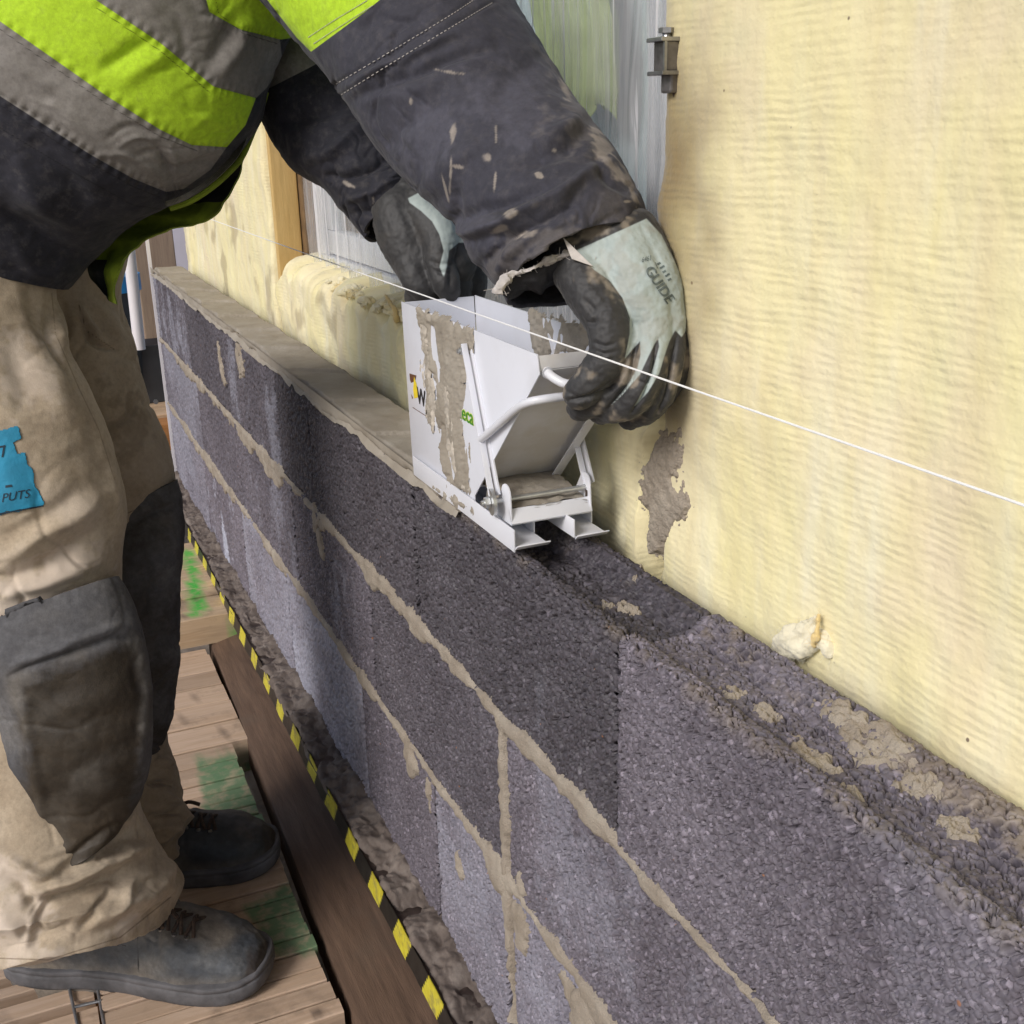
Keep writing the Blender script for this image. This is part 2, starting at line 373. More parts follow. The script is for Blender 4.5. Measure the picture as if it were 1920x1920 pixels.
M_PANEL = simple('pale_panel', (.56, .52, .58), .7, 0, .1, 4, .1, 30)
t = NT('plastic_film')
st = t.noise(1.0, 6, .62, t.map((30, 26, 1.5)), .8); glint = t.noise(1.0, 3, .5, t.map((60, 62, 2.6), loc=(1, 4, 2)), .5)  # second noise paints white glint streaks into the film
tr = t.n('BsdfTransparent'); tr.inputs[0].default_value = (.95, .97, .97, 1); gl = t.n('BsdfGlossy'); gl.inputs['Roughness'].default_value = .10
df = t.n('BsdfDiffuse'); df.inputs[0].default_value = (.84, .83, .85, 1); tl = t.n('BsdfTranslucent'); tl.inputs[0].default_value = (.85, .85, .87, 1)
a1 = t.n('MixShader'); a1.inputs[0].default_value = .3; t.l(df.outputs[0], a1.inputs[1]); t.l(tl.outputs[0], a1.inputs[2])
sy = t.sepxyz(t.co).outputs[1]; fac = t.math('MAXIMUM', t.rng(st, .36, .68, .08, .48), t.rng(glint, .575, .65, 0, .85)); fac = t.math('MAXIMUM', fac, t.math('MULTIPLY', t.rng(sy, -.1, .25, 0, .30), t.rng(st, .3, .7, .3, 1.2)))
a2 = t.n('MixShader'); t.put(a2.inputs[0], fac); t.l(tr.outputs[0], a2.inputs[1]); t.l(a1.outputs[0], a2.inputs[2])
a3 = t.n('MixShader'); a3.inputs[0].default_value = .10; t.l(a2.outputs[0], a3.inputs[1]); t.l(gl.outputs[0], a3.inputs[2])
bb = t.bump(st, .4, .008); t.l(bb, gl.inputs['Normal']); t.l(a3.outputs[0], t.out.inputs[0]); M_FILM = t.m
t = NT('window_glass'); tr = t.n('BsdfTransparent'); tr.inputs[0].default_value = (.97, .98, .97, 1); gl = t.n('BsdfGlossy'); gl.inputs['Roughness'].default_value = .02
fr = t.n('Fresnel'); fr.inputs[0].default_value = 1.5; a1 = t.n('MixShader'); t.put(a1.inputs[0], t.math('MULTIPLY', fr.outputs[0], t.math('SUBTRACT', 1.0, t.n('NewGeometry').outputs['Backfacing']))); t.l(tr.outputs[0], a1.inputs[1]); t.l(gl.outputs[0], a1.inputs[2]); t.l(a1.outputs[0], t.out.inputs[0]); M_GLASS = t.m

# ================================================================== ground and far surroundings
g = MB(); g.add([(-60, -40, -.62), (60, -40, -.62), (60, 90, -.62), (-60, 90, -.62)], [(0, 1, 2, 3)])
tag(g.build('ground', M_GROUND, loc=(0, 0, -.62)), 'brown earth below the scaffold deck', kind='structure')

mb = MB(); mb.box(-1.15, .32, -2.5, 7.0, 2.42, 2.47); tag(mb.build('overhead_blocker', M_DECK, loc=(-.4, 2, 2.42)), 'unseen boards added overhead to cut the light from above', kind='structure')  # unseen boards, added to block light from the zenith
# ================================================================== the block wall
TW = 0.092
def block(y0, y1, z0, label, tone, vio=0.0, res=.0028, groove=0.0, seed=0, proud=0.0, dust=None, white=None, smoothness=1.0, gs=.0044):
    h = .192 if z0 > .3 else .198; z1 = z0 + h; b = .0025
    if z0 < .1: z0 = -.034
    if groove > 0:
        top = [(b, z1), (.013, z1), (.020, z1 - groove * .75), (.030, z1 - groove), (.060, z1 - groove * .9), (.074, z1 - groove * .3), (.080, z1), (TW - b, z1)]
    else: top = [(b, z1), (TW - b, z1)]
    prof = [(0, z0 + b), (0, z1 - b)] + top + [(TW, z1 - b)]
    P = [];
    for j, (a, c) in enumerate(zip(prof[:-1], prof[1:])):
        L = math.hypot(c[0] - a[0], c[1] - a[1]); k = max(1, int(round(L / (res if j == 0 or (groove > 0 and j < len(prof) - 2) else .008))))
        P += [(a[0] + (c[0] - a[0]) * i / k, a[1] + (c[1] - a[1]) * i / k) for i in range(k)]
    P += [(TW, z1 - b), (TW, z0 + b), (TW - b, z0), (b, z0)]
    P = np.array(P); nu = len(P)
    e = .0021; ny = max(8, int((y1 - y0) / res)); ys = np.concatenate([[y0 + e], np.linspace(y0 + e + .003, y1 - e - .003, ny), [y1 - e]])
    cen = np.array([TW / 2, (z0 + z1) / 2]); G = np.zeros((len(ys), nu, 3)); G[:, :, 0] = P[None, :, 0]; G[:, :, 2] = P[None, :, 1]; G[:, :, 1] = ys[:, None]
    for j in (0, -1): G[j, :, 0] += (cen[0] - P[:, 0]) * .03; G[j, :, 2] += (cen[1] - P[:, 1]) * .02
    tg = np.roll(P, -1, 0) - np.roll(P, 1, 0); n2 = np.stack([-tg[:, 1], tg[:, 0]], 1); n2 /= np.linalg.norm(n2, axis=1, keepdims=True) + 1e-9
    V = G.reshape(-1, 3); N = np.tile(np.stack([n2[:, 0], np.zeros(nu), n2[:, 1]], 1), (len(ys), 1))
    N[:nu, 1] -= .8; N[-nu:, 1] += .8
    cs = gs; wp = np.stack([fbm(V, 220, 2, 60 + k) for k in range(3)], 1) * .0004
    d1, i1 = cells(V + wp, cs, 5 + seed); d2, i2 = cells(V + .5 + wp, cs * .62, 9 + seed)
    bump = np.maximum(np.sqrt(np.clip(1 - (d1 / .60) ** 2, 0, 1)) * .62 * gs, np.sqrt(np.clip(1 - (d2 / .50) ** 2, 0, 1)) * .46 * gs)
    i1 = np.where(np.sqrt(np.clip(1 - (d1 / .60) ** 2, 0, 1)) * .62 * gs >= bump, i1, i2)
    lo = fbm(V, 45, 3, 3 + seed); d3, i3 = cells(V * np.array([1, 1, 1.0]) + wp * 2, .0080, 31 + seed); pit = sstep(.46, .20, d3) * (i3 > .30) * .0075
    sm_ = sstep(.0, .012, V[:, 0] - .012) * sstep(z1 - .03, z1 - .004, V[:, 2]) * (.55 if groove > .015 else .25) if groove > 0 else 0
    hf = .52 * gs; void = sstep(.24 * gs, .02 * gs, bump) * (1 - sm_); bump = hf - (hf - np.minimum(bump, hf * .8 + .38 * np.maximum(bump - hf * .8, 0))) * (1 - sm_); disp = bump - hf - 1.1 * gs * void + lo * .0007 - pit + proud
    V = V + N * disp[:, None] * smoothness
    grain = i1
    dv = np.zeros(len(V)); wv_ = np.zeros(len(V))
    nz = fbm(V, 60, 3, 4); nb = fbm(V, 9, 3, 14)
    if dust is not None: dv = dust(V, nz, nb)
    if white is not None: wv_ = white(V, nz, nb)
    # dusty pale grains along the upper arris
    edge = np.exp(-((V[:, 0] - .003) ** 2 + (V[:, 2] - z1) ** 2) / .008 ** 2) * (1 if groove > 0 else 0)
    dv = np.clip(dv + edge * sstep(-.1, .6, nb + .6 * nz) * .40, 0, 1)
    c = len(V); V = np.vstack([V, [[cen[0], y0 + e, cen[1]], [cen[0], y1 - e, cen[1]]]])
    i0 = np.arange(nu); kk = (len(ys) - 1) * nu; cc_ = np.full(nu, c)
    Fs = (gridfaces(nu, len(ys), True)[:, ::-1], np.concatenate([np.stack([cc_, i0, (i0 + 1) % nu], 1), np.stack([cc_ + 1, kk + (i0 + 1) % nu, kk + i0], 1)]))
    z = np.zeros(2)
    o = mk('aggregate_block', V, Fs, M_BLOCK, None, True, attrs=dict(grain=np.r_[grain, z], dust=np.r_[dv, z], white=np.r_[wv_, z]), loc=(0, (y0 + y1) / 2, z0))
    o['tone'] = tone; o['violet'] = vio
    tag(o, label, 'block', 'aggregate blocks laid in the half built wall')
    return o
def topdust(V, nz, nb):   # mortar dirt and crumbs left in the open groove of the nearest block
    t_ = sstep(.0, .012, V[:, 0] - .012) * sstep(.582, .588, V[:, 2]); return t_ * sstep(-.6, .3, nb + .5 * nz) * .80
def gdust(V, nz, nb):
    t_ = sstep(.0, .012, V[:, 0] - .014) * sstep(.565, .572, V[:, 2]); return t_ * sstep(.1, .8, nb + .5 * nz) * .35
def speck(amount, seed, z0=-1, z1=2, y0=-9, y1=9):
    def f_(V, nz, nb):
        n2 = fbm(V * np.array([1, 1, .45]), 14, 4, 40 + seed); mask = sstep(z0, z0 + .02, V[:, 2]) * sstep(z1, z1 - .02, V[:, 2]) * sstep(y0, y0 + .06, V[:, 1]) * sstep(y1, y1 - .06, V[:, 1])
        return np.clip(sstep(.0, .9, n2 + .35 * nz) * amount * mask, 0, .95)
    return f_
def bloom(amount, seed):   # dry lime bloom, stronger to the foot
    def f_(V, nz, nb): return np.clip(amount * (.45 + .6 * sstep(-.5, .7, fbm(V * np.array([1, .8, 1.2]), 7, 3, 50 + seed)) + .12 * nz), 0, .9)
    return f_
block(-.277, .221, .4, 'grey aggregate block at the nearest end of the top course, cut by the picture edge', .48, res=.006, groove=.008, seed=1)
block(.223, .721, .4, 'large pale flecked block in the foreground top course with mortar crumbs in its groove', .50, res=.00072, gs=.0040, groove=.013, seed=2, proud=.0022, dust=topdust, white=speck(.07, 2))
block(.723, 1.219, .4, 'dark damp grey block in the top course directly under the white mortar box', .12, res=.00115, groove=.020, seed=3, dust=gdust, white=speck(.30, 3, .41, .5, .85, 1.0))
block(1.221, 1.719, .4, 'dark top course block just behind the mortar box, second from the box end', .14, seed=4, res=.0015)
block(1.721, 1.943, .4, 'short cut dark block in the top course beyond the mortar box', .15, seed=5)
block(1.945, 2.438, .4, 'top course block with a thin white dribble at its near end', .26, seed=6, white=speck(.25, 6))
block(2.440, 2.938, .4, 'top course block second from the far corner, mortar smear at its upper edge', .20, seed=7, res=.0036)
block(2.940, 3.53, .4, 'top course block at the far corner of the wall', .33, seed=8, res=.004, white=speck(.3, 8))
block(-.04, .454, .2, 'grey block of the middle course at the nearest lower edge of the picture', .46, res=.006, seed=11)
block(.456, .960, .2, 'speckled grey middle course block right of the thick upright mortar joint', .48, res=.00105, seed=12, white=speck(.16, 12))
block(.972, 1.437, .2, 'dark middle course block left of the thick upright mortar joint', .23, res=.0012, seed=13)
block(1.439, 1.888, .2, 'middle course block with a pale scuffed patch, below the white mortar box far end', .40, res=.0016, seed=14, white=speck(.30, 14, .2, .36, 1.5, 1.8))
block(1.890, 2.388, .2, 'middle course block with mortar smeared beneath its top joint', .40, seed=15, white=speck(.2, 15))
block(2.390, 2.888, .2, 'middle course block third from the far corner', .38, seed=16, res=.0036)
block(2.890, 3.53, .2, 'middle course block at the far corner of the wall', .42, seed=17, res=.004, white=bloom(.25, 4))
block(-.04, .454, .0, 'bottom course block nearest to the viewer', .6, res=.007, seed=21)
block(.456, .955, .0, 'pale bottom course block right of the upright mortar joint', .60, res=.0013, seed=22, white=bloom(.34, 1))
block(.972, 1.198, .0, 'short pale bottom course block left of the upright mortar joint', .56, res=.0014, seed=23, white=bloom(.28, 2))
block(1.200, 1.518, .0, 'bottom course block in darker grey between two pale ones', .46, seed=24, res=.0015)
block(1.520, 1.998, .0, 'whitest bottom course block, bloomed almost light blue', .70, seed=25, white=bloom(.50, 3))
block(2.000, 2.428, .0, 'pale bottom course block beyond the whitest one', .62, seed=26, white=bloom(.35, 5))
block(2.430, 2.928, .0, 'bottom course block with dark and white upright stripes', .60, seed=27, res=.0036, white=speck(.8, 9))
block(2.930, 3.53, .0, 'bottom course block at the far corner of the wall', .60, seed=28, res=.004, white=bloom(.30, 7))

def sheet_on_wall(name, y0, y1, z0, z1, th, label, cat='mortar joint', res=.003, mat=None, group=None):
    ny, nz = max(4, int((y1 - y0) / res)), max(4, int((z1 - z0) / res)); ys = np.linspace(y0, y1, ny); zs = np.linspace(z0, z1, nz)
    Y, Zz = np.meshgrid(ys, zs); V = np.stack([np.zeros_like(Y), Y, Zz], -1).reshape(-1, 3)
    T = th(V); V[:, 0] = .006 - np.clip(T, -.004, .02)
    keep = (T > -.004).reshape(nz, ny); Fs = gridfaces(ny, nz); k = keep.ravel()[Fs].any(1); Fs = Fs[k][:, ::-1]
    used = np.unique(Fs); mp = np.full(len(V), -1); mp[used] = np.arange(len(used)); V = V[used]; Fs = mp[Fs]
    o = mk(name, V, Fs, mat or M_MORTAR, None, True, loc=(0, (y0 + y1) / 2, (z0 + z1) / 2)); tag(o, label, cat, group); return o
def bed(z, wid, seed, smears):
    def th(V):
        n1 = fbm(V, 26, 4, seed); n2 = fbm(V, 5, 3, seed + 5); n3 = fbm(V, 110, 2, seed + 9)
        hw = wid * (1.0 + .7 * np.clip(n2, -.25, 1)) + .0035 * n1 + .0012
        d = hw - np.abs(V[:, 2] - z - .002 * n2)
        T = np.clip(d * 1.8 + .0016 * fbm(V, 75, 3, seed + 12), -.01, .0092) + .0010 * n3 + .0009 * n1
        for (yy, zz, ry, rz, hgt) in smears:   # mortar squeezed out and smeared over the face
            e = 1 - np.sqrt(((V[:, 1] - yy) / ry) ** 2 + ((V[:, 2] - zz) / rz) ** 2) + .55 * n1
            T = np.maximum(T, np.where(e > 0, np.clip(.0066 + e * .005, 0, hgt + .0008) + .0012 * n3, -.01))
        return T
    return th
sheet_on_wall('mortar_joint', -.2, 3.52, .36, .43, bed(.3955, .0078, 31, [(1.70, .383, .035, .018, .009), (1.72, .372, .02, .03, .010), (1.245, .391, .05, .012, .008), (1.42, .387, .03, .012, .008), (.30, .385, .09, .016, .009), (2.25, .385, .16, .016, .008), (2.05, .375, .07, .022, .008), (2.9, .39, .3, .014, .008)]),
              'long ragged mortar joint between the top and the middle course', group='bed joints of the wall')
sheet_on_wall('mortar_joint', .2, 3.52, .13, .24, bed(.1985, .0080, 33, [(1.28, .176, .022, .035, .011), (1.22, .16, .012, .03, .010), (.99, .19, .035, .022, .011), (.93, .165, .018, .05, .012), (.66, .19, .12, .018, .009), (.80, .17, .03, .03, .010), (1.5, .195, .1, .012, .008), (2.1, .19, .1, .014, .009), (2.8, .19, .3, .016, .009)]),
              'long ragged mortar joint between the middle and the bottom course', group='bed joints of the wall')
def head(V):
    n1 = fbm(V, 30, 4, 71); n3 = fbm(V, 110, 2, 72); w = interp([.0, .1, .17, .21, .30, .38, .395], [.006, .006, .016, .010, .009, .012, .022], V[:, 2])
    d = w + .0035 * n1 - np.abs(V[:, 1] - .966 - .004 * fbm(V, 9, 2, 73)); return np.clip(d * 1.5, -.01, .0090) + .001 * n3
sheet_on_wall('mortar_joint', .90, 1.03, .005, .396, head, 'thick upright mortar joint crossing the middle and bottom courses', res=.0022)
for (py, pz, ry, rz, lab) in [(2.25, .545, .035, .042, 'mortar dribble on the top course below the far mortar bed'), (2.47, .50, .018, .045, 'thin mortar streak on the top course near the far corner'),
                              (1.115, .117, .012, .02, 'small mortar splash on the pale bottom block'), (1.70, .34, .016, .03, 'mortar dribble under the middle joint'), (.41, .402, .014, .026, 'mortar splash low on the nearest big block')]:
    def spl(V, py=py, pz=pz, ry=ry, rz=rz):
        e = 1 - np.sqrt(((V[:, 1] - py - .3 * (V[:, 2] - pz)) / ry) ** 2 + ((V[:, 2] - pz) / rz) ** 2) + .7 * fbm(V, 45, 4, int(py * 100)); return np.where(e > .25, .006 + .004 * e, -.01)
    sheet_on_wall('mortar_splash', py - ry * 2, py + ry * 2, pz - rz * 1.8, pz + rz * 1.8, spl, lab, 'mortar splash', .0022)

# fresh mortar layer on top of the wall, laid by the box from the far corner up to it
ny, nx = 620, 46; ys = np.linspace(1.06, 3.525, ny); xs = np.linspace(-.006, TW + .004, nx)
X_, Y_ = np.meshgrid(xs, ys); V = np.stack([X_, Y_, np.full_like(X_, .6)], -1).reshape(-1, 3)
e = np.minimum(V[:, 0] + .002 - .005 * np.clip(fbm(V, 9, 3, 81), -.7, .9) - .002 * fbm(V, 40, 3, 82), TW - V[:, 0])
step = .0014 * np.sin(V[:, 1] * 26 + 2 * fbm(V, 3, 2, 7)) - .0035 * sstep(.0, 1, np.mod(V[:, 1] * 4.4 + .25 * (V[:, 0] / .09) ** 2 + .1 * fbm(V, 6, 2, 3), 1))
V[:, 2] = .592 + np.clip(e * 1.4, -.008, .0125) + step * sstep(0, .012, e) + .0007 * fbm(V, 60, 3, 83)
o = mk('mortar_layer', V, gridfaces(nx, ny), M_FRESH, None, True, loc=(0, 2.3, .59)); tag(o, 'long smooth bed of fresh tan mortar on top of the wall behind the box', 'mortar bed')
def drip(V):
    n1 = fbm(V, 30, 4, 91); e = V[:, 2] - (.592 - .004 + .010 * fbm(V, 7, 3, 92) - .008 * sstep(.2, .9, fbm(V, 3.1, 2, 93)) + .003 * n1); return np.where(e > 0, .0055 + np.clip(e * .5, 0, .004), -.01)
sheet_on_wall('mortar_overhang', 1.06, 3.52, .555, .606, drip, 'ragged lip of fresh mortar hanging over the upper edge of the wall', 'mortar lip', .003, M_FRESH)
# loose mortar pats and crumbs on the open top
BTOP = []
for o_ in [q for q in ROOT.objects if q.name.startswith('aggregate_block') and q.location.z > .39 and q.location.y < 1.0]:
    n_ = len(o_.data.vertices); v_ = np.empty(n_ * 3, np.float32); o_.data.vertices.foreach_get('co', v_); BTOP.append(BVHTree.FromPolygons([tuple(q) for q in v_.reshape(-1, 3) + np.array(o_.location)], [tuple(p.vertices) for p in o_.data.polygons]))
def topz(x, y):
    zs = [h_[0].z for h_ in (b.ray_cast(Vector((x, y, .7)), Vector((0, 0, -1))) for b in BTOP) if h_[0] is not None]; return max(zs) if zs else .58
def pat(px, py, z, rx, ry, h, label, seed, rag=.42):
    rx *= 1.2; ry *= 1.15
    c = atz(px, py, z); n = 90; xs = np.linspace(-1.7, 1.7, n); X_, Y_ = np.meshgrid(xs, xs); V = np.stack([c[0] + X_ * rx, c[1] + Y_ * ry, np.full_like(X_, z)], -1).reshape(-1, 3)
    n1 = fbm(V + seed, 70, 4, seed); n3 = fbm(V, 330, 3, 6); e = 1 - np.hypot(X_, Y_).ravel() + rag * n1 + .12 * n3; d1, _ = cells(V, .007, seed); hole = sstep(.34, .22, d1) * (n1 < .15)
    B_ = np.array([topz(a, b) for a, b in V[:, :2]]).reshape(n, n)
    for _ in range(12): B_ = (B_ + np.roll(B_, 1, 0) + np.roll(B_, -1, 0) + np.roll(B_, 1, 1) + np.roll(B_, -1, 1)) / 5
    V[:, 2] = B_.ravel() - .0018 + (h * .9 + .0018) * (1 - np.exp(-np.clip(e, 0, 9) * 7)) - .0025 * hole + .0005 * n3 + .0007 * n1; k = e > .0; Fs = gridfaces(n, n); Fs = Fs[k[Fs].any(1)]; us = np.unique(Fs); mp = np.full(len(V), -1); mp[us] = np.arange(len(us))
    tag(mk('mortar_crumb', V[us], mp[Fs], M_MORTAR, None, True, loc=c), label, 'mortar crumb', 'mortar crumbs on the wall top')
for i, (px, py, z, rx, ry, h, lab) in enumerate([(1650, 1372, .5985, .0125, .026, .0035, 'broad flat pat of mortar on the near end of the wall top, by the insulation'), (1535, 1398, .592, .009, .020, .0045, 'elongated mortar pat in the groove of the foreground block'),
        (1725, 1450, .5945, .0085, .012, .0035, 'round crusty mortar pat nearest the viewer on the wall top'), (1600, 1452, .593, .004, .013, .003, 'thin mortar flake low in the foreground groove'), (1372, 1270, .592, .007, .012, .003, 'small pale mortar crumb on the foreground block top'),
        (1180, 1122, .5825, .0065, .016, .003, 'pale oval mortar flake in the dark groove before the white box'), (1140, 1114, .5825, .004, .007, .003, 'little mortar chip left of the pale oval flake'), (1205, 1072, .587, .003, .004, .003, 'pea sized mortar crumb under the insulation edge'),
        (1262, 1106, .586, .003, .004, .003, 'tiny mortar crumb on the right side of the dark groove'), (1190, 1092, .583, .002, .003, .0025, 'tiny mortar crumb in the middle of the dark groove'), (1440, 1300, .597, .006, .012, .003, 'crusty crumb on the rear rim of the foreground block'), (1580, 1318, .600, .007, .022, .003, 'speckled mortar crust on the rear rim beside the insulation'), (1800, 1505, .5995, .006, .012, .003, 'mortar crust on the rear rim at the right picture edge')]):
    pat(px, py, z, rx, ry, h, lab, 40 + i)

# ledge under the wall with hazard tape and lumps of dropped mortar
mb = MB(); mb.box(-.046, TW, .3, 3.55, -.075, -.036); tag(mb.build('foundation_ledge', M_IRON, loc=(0, 1.9, -.07)), 'dark narrow ledge carrying the bottom course', 'ledge')
ny, nz = 760, 6; ys = np.linspace(.3, 3.5, ny)
Y_, T_ = np.meshgrid(ys, np.linspace(0, 1, nz)); V = np.stack([-.0475 - .003 * T_, Y_, -.031 - .037 * T_], -1).reshape(-1, 3)
V[:, 0] -= .0012 * fbm(V, 14, 3, 5); V[:, 2] += .002 * fbm(V * np.array([0, 1, 0]), 11, 3, 6)
Fs = gridfaces(ny, nz); mid = V[Fs].mean(1); ph = np.mod((mid[:, 1] + .6 * (mid[:, 2] + .033)) / .118, 1.0); mi = (ph > .47).astype(int)
V2 = V.copy(); V2[:, 0] += .0008; n_ = len(V)
o = mk('hazard_tape', np.vstack([V, V2]), np.vstack([Fs, Fs[:, ::-1] + n_]), [M_TY, M_TB], None, True, np.r_[mi, mi], loc=(-.048, 1.9, -.05)); tag(o, 'yellow and black striped tape along the ledge at the foot of the wall', 'hazard tape')
ny, nx = 900, 36; ys = np.linspace(.9, 3.52, ny); xs = np.linspace(-.046, .004, nx); X_, Y_ = np.meshgrid(xs, ys); V = np.stack([X_, Y_, np.zeros_like(X_)], -1).reshape(-1, 3)
n1 = fbm(V, 16, 4, 61); n2 = fbm(V, 60, 3, 62); d1, _ = cells(V, .016, 66); prof = sstep(0, .012, V[:, 0] + .047 + .006 * n1)
V[:, 2] = -.040 + prof * np.clip(.004 + .010 * n1 + .008 * np.sqrt(np.clip(1 - d1 ** 2, 0, 1)) + .003 * n2, .0, .04) + .006 * sstep(-.02, .002, V[:, 0]); V[:, 0] -= .004 * prof * n2 + .006 * np.clip(fbm(V * np.array([0, 1, 0]), 9, 3, 8), 0, 1) * sstep(-.03, -.046, V[:, 0])
o = mk('mortar_droppings', V, gridfaces(nx, ny), M_LUMP, None, True, loc=(-.02, 2, -.04)); tag(o, 'lumpy brown mortar droppings heaped along the foot of the wall', kind='stuff')
# string along the next course
mb = MB(); P = [(0, y, .8115 - .004 * math.sin((y + .3) / 3.9 * math.pi)) for y in np.linspace(-.3, 3.6, 90)]; mb.tube(P, .00075, 8)
tag(mb.build('mason_line', M_STR, smooth=True, loc=(0, 1.6, .81)), 'taut white mason line stretched over the wall past the glove', 'string')
mb = MB(); mb.box(-.006, .004, 3.533, 3.540, -.03, 1.0); tag(mb.build('corner_profile', M_PIPE, loc=(0, 3.535, -.03)), 'thin white upright profile at the far corner of the wall', 'corner profile')

# ================================================================== insulation, window, house wall
def batt(name, label, y0, y1, z0, z1, xf, xb, res=.006, r0=.0, r1=.0, ttop=.0, tbot=0, seed=0, shade_soil=None, mat=None, amp=.004, rag=.0):
    """a slab of glass wool: front face x=xf, rounded over at its y0/y1 ends and top"""
    ny, nz = int((y1 - y0) / res) + 2, int((z1 - z0) / res) + 2
    ys = np.linspace(y0, y1, ny); zs = np.linspace(z0, z1, nz)
    Yg, Zg = np.meshgrid(ys, zs); rows = []
    N0 = np.stack([np.zeros_like(Yg), Yg, Zg], -1).reshape(-1, 3)
    edge = np.zeros(len(N0))
    if r0 > 0: edge = np.maximum(edge, np.clip(1 - (N0[:, 1] - y0) / r0, 0, 1))
    if r1 > 0: edge = np.maximum(edge, np.clip(1 - (y1 - N0[:, 1]) / r1, 0, 1))
    if tbot > 0: edge = np.maximum(edge, np.clip(1 - (N0[:, 2] - z0) / tbot, 0, 1) * .75)
    if ttop > 0: edge = np.maximum(edge, np.clip(1 - (z1 - N0[:, 2]) / ttop, 0, 1))
    bulge = (xb - xf) * (1 - np.sqrt(np.clip(1 - edge ** 2, 0, 1))) * .9
    V = N0.copy(); V[:, 0] = xf + bulge + amp * fbm(N0, 9, 4, seed) + .0006 * fbm(N0, 150, 2, seed + 3)
    if rag > 0:
        V[:, 2] += rag * fbm(N0 * np.array([0, 1, 0]) + seed, 30, 5, seed + 1) * np.clip((N0[:, 2] - z0) / (z1 - z0), 0, 1) ** 3
        jag = fbm(N0 * np.array([0, 0, 1.0]) + seed, 16, 4, seed + 2)
        if r1 > 0: V[:, 1] += rag * jag * np.clip(1 - (y1 - N0[:, 1]) / .08, 0, 1)
    s_ = shade_soil(V) if shade_soil is not None else np.zeros(len(V))
    B = V.copy(); B[:, 0] = xb; nv = len(V); Fs = gridfaces(ny, nz)[:, ::-1]
    idx = np.arange(nv).reshape(nz, ny); ring = np.concatenate([idx[0, :-1], idx[:-1, -1], idx[-1, :0:-1], idx[:0:-1, 0]])
    side = np.stack([ring, np.roll(ring, -1), np.roll(ring, -1) + nv, ring + nv], 1)
    o = mk(name, np.vstack([V, B]), np.vstack([Fs, Fs[:, ::-1] + nv, side]), mat or M_WOOL, None, True, attrs=dict(shade_soil=np.r_[s_, s_]), loc=((xf + xb) / 2, (y0 + y1) / 2, z0)); tag(o, label, 'insulation', 'glass wool slabs on the house wall'); return o
def shade_soil_near(V):  # brown edge band: ochre cut end plus shade painted in along the rounding
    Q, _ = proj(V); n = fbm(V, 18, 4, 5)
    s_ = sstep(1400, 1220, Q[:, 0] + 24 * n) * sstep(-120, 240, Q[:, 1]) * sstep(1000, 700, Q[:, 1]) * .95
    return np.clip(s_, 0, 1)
batt('insulation_slab', 'big cream glass wool slab with fine rows filling the right of the picture', -.4, .895, .535, 2.1, .116, .205, .0055, r1=.055, tbot=.042, seed=3, shade_soil=shade_soil_near, rag=.014, amp=.003)
def soil_low(V):
    Q, _ = proj(V); n = fbm(V, 26, 4, 5); return np.clip(sstep(.45, .9, fbm(V, 8, 4, 12) + .3 * n) * .5, 0, 1)
batt('insulation_slab', 'low strip of pale glass wool below the window, torn along its top', .90, 2.40, .45, .715, .121, .205, .0055, ttop=.03, seed=9, shade_soil=soil_low, rag=.020, amp=.007)
batt('insulation_slab', 'far glass wool slab beyond the window, stained at its lower edge', 2.415, 3.62, .50, 2.1, .119, .205, .007, r0=.012, seed=15, shade_soil=soil_low, amp=.004)
# torn orange tufts on the sill of the low strip
rs = random.Random(8); mbp = []
for i in range(90):
    y = rs.uniform(1.22, 2.05); c = (rs.uniform(.126, .165), y, .709 + rs.uniform(-.006, .007)); r = rs.uniform(.005, .014); V, Fs = blob(c, r, i, 22, .38, 2.0, (1, 1.3, .7)); mbp.append((V, Fs))
mb = MB()
for V, Fs in mbp: mb.add(V, Fs)
tag(mb.build('torn_wool', M_TORN, smooth=True, loc=(.15, 1.7, .71)), 'torn orange and cream wool tufts along the window ledge', kind='stuff')
M_FLUFF = simple('loose_wool', (.74, .69, .53), .95, 0, .10, 30, .5, 160, .004, Sheen_Weight=.4, Specular_IOR_Level=.05)
M_FLUFFO = simple('loose_wool_ochre', (.74, .57, .27), .95, 0, .3, 40, .5, 160, .004, Sheen_Weight=.4, Specular_IOR_Level=.05)
def tuft(name, label, chains, mat, seed, cat='wool tuft', fib=260):
    """soft wad of wool: fused flattened lobes plus loose fibres; chains of (px,py,x,r)"""
    pcs = [capsule([atx(*p[:3]) for p in ch], [p[3] for p in ch], 16, 6) for ch in chains]; V, N, Fs = remeshed(pcs, .0018, 10); V = V + N * (.0022 * fbm(V, 60, 4, seed) + .0010 * fbm(V, 240, 2, seed))[:, None]
    mb = MB(); mb.add(V, [tuple(f) for f in Fs]); rr = random.Random(seed); nrm = np.random.RandomState(seed)
    for i in range(fib):
        j = rr.randrange(len(V)); p = V[j] - N[j] * .001; d = N[j] * .5 + nrm.normal(size=3) * .6; d /= np.linalg.norm(d); L = rr.uniform(.003, .009); mb.tube([p, p + d * L * .5 + nrm.normal(size=3) * L * .15, p + d * L + nrm.normal(size=3) * L * .3], .00009, 3)
    o = mb.build(name, mat, loc=V.mean(0)); o.data.polygons.foreach_set('use_smooth', np.ones(len(o.data.polygons), bool)); return tag(o, label, cat)
tuft('wool_tuft', 'white fluffy wool tuft sticking out between wall top and insulation', [[(1452, 1226, .108, .004), (1476, 1200, .110, .008), (1506, 1180, .114, .007), (1528, 1158, .117, .003)], [(1460, 1230, .110, .006), (1494, 1214, .112, .009), (1526, 1206, .115, .005)], [(1500, 1226, .113, .006), (1536, 1190, .118, .006), (1556, 1222, .119, .005)]], M_FLUFF, 3)
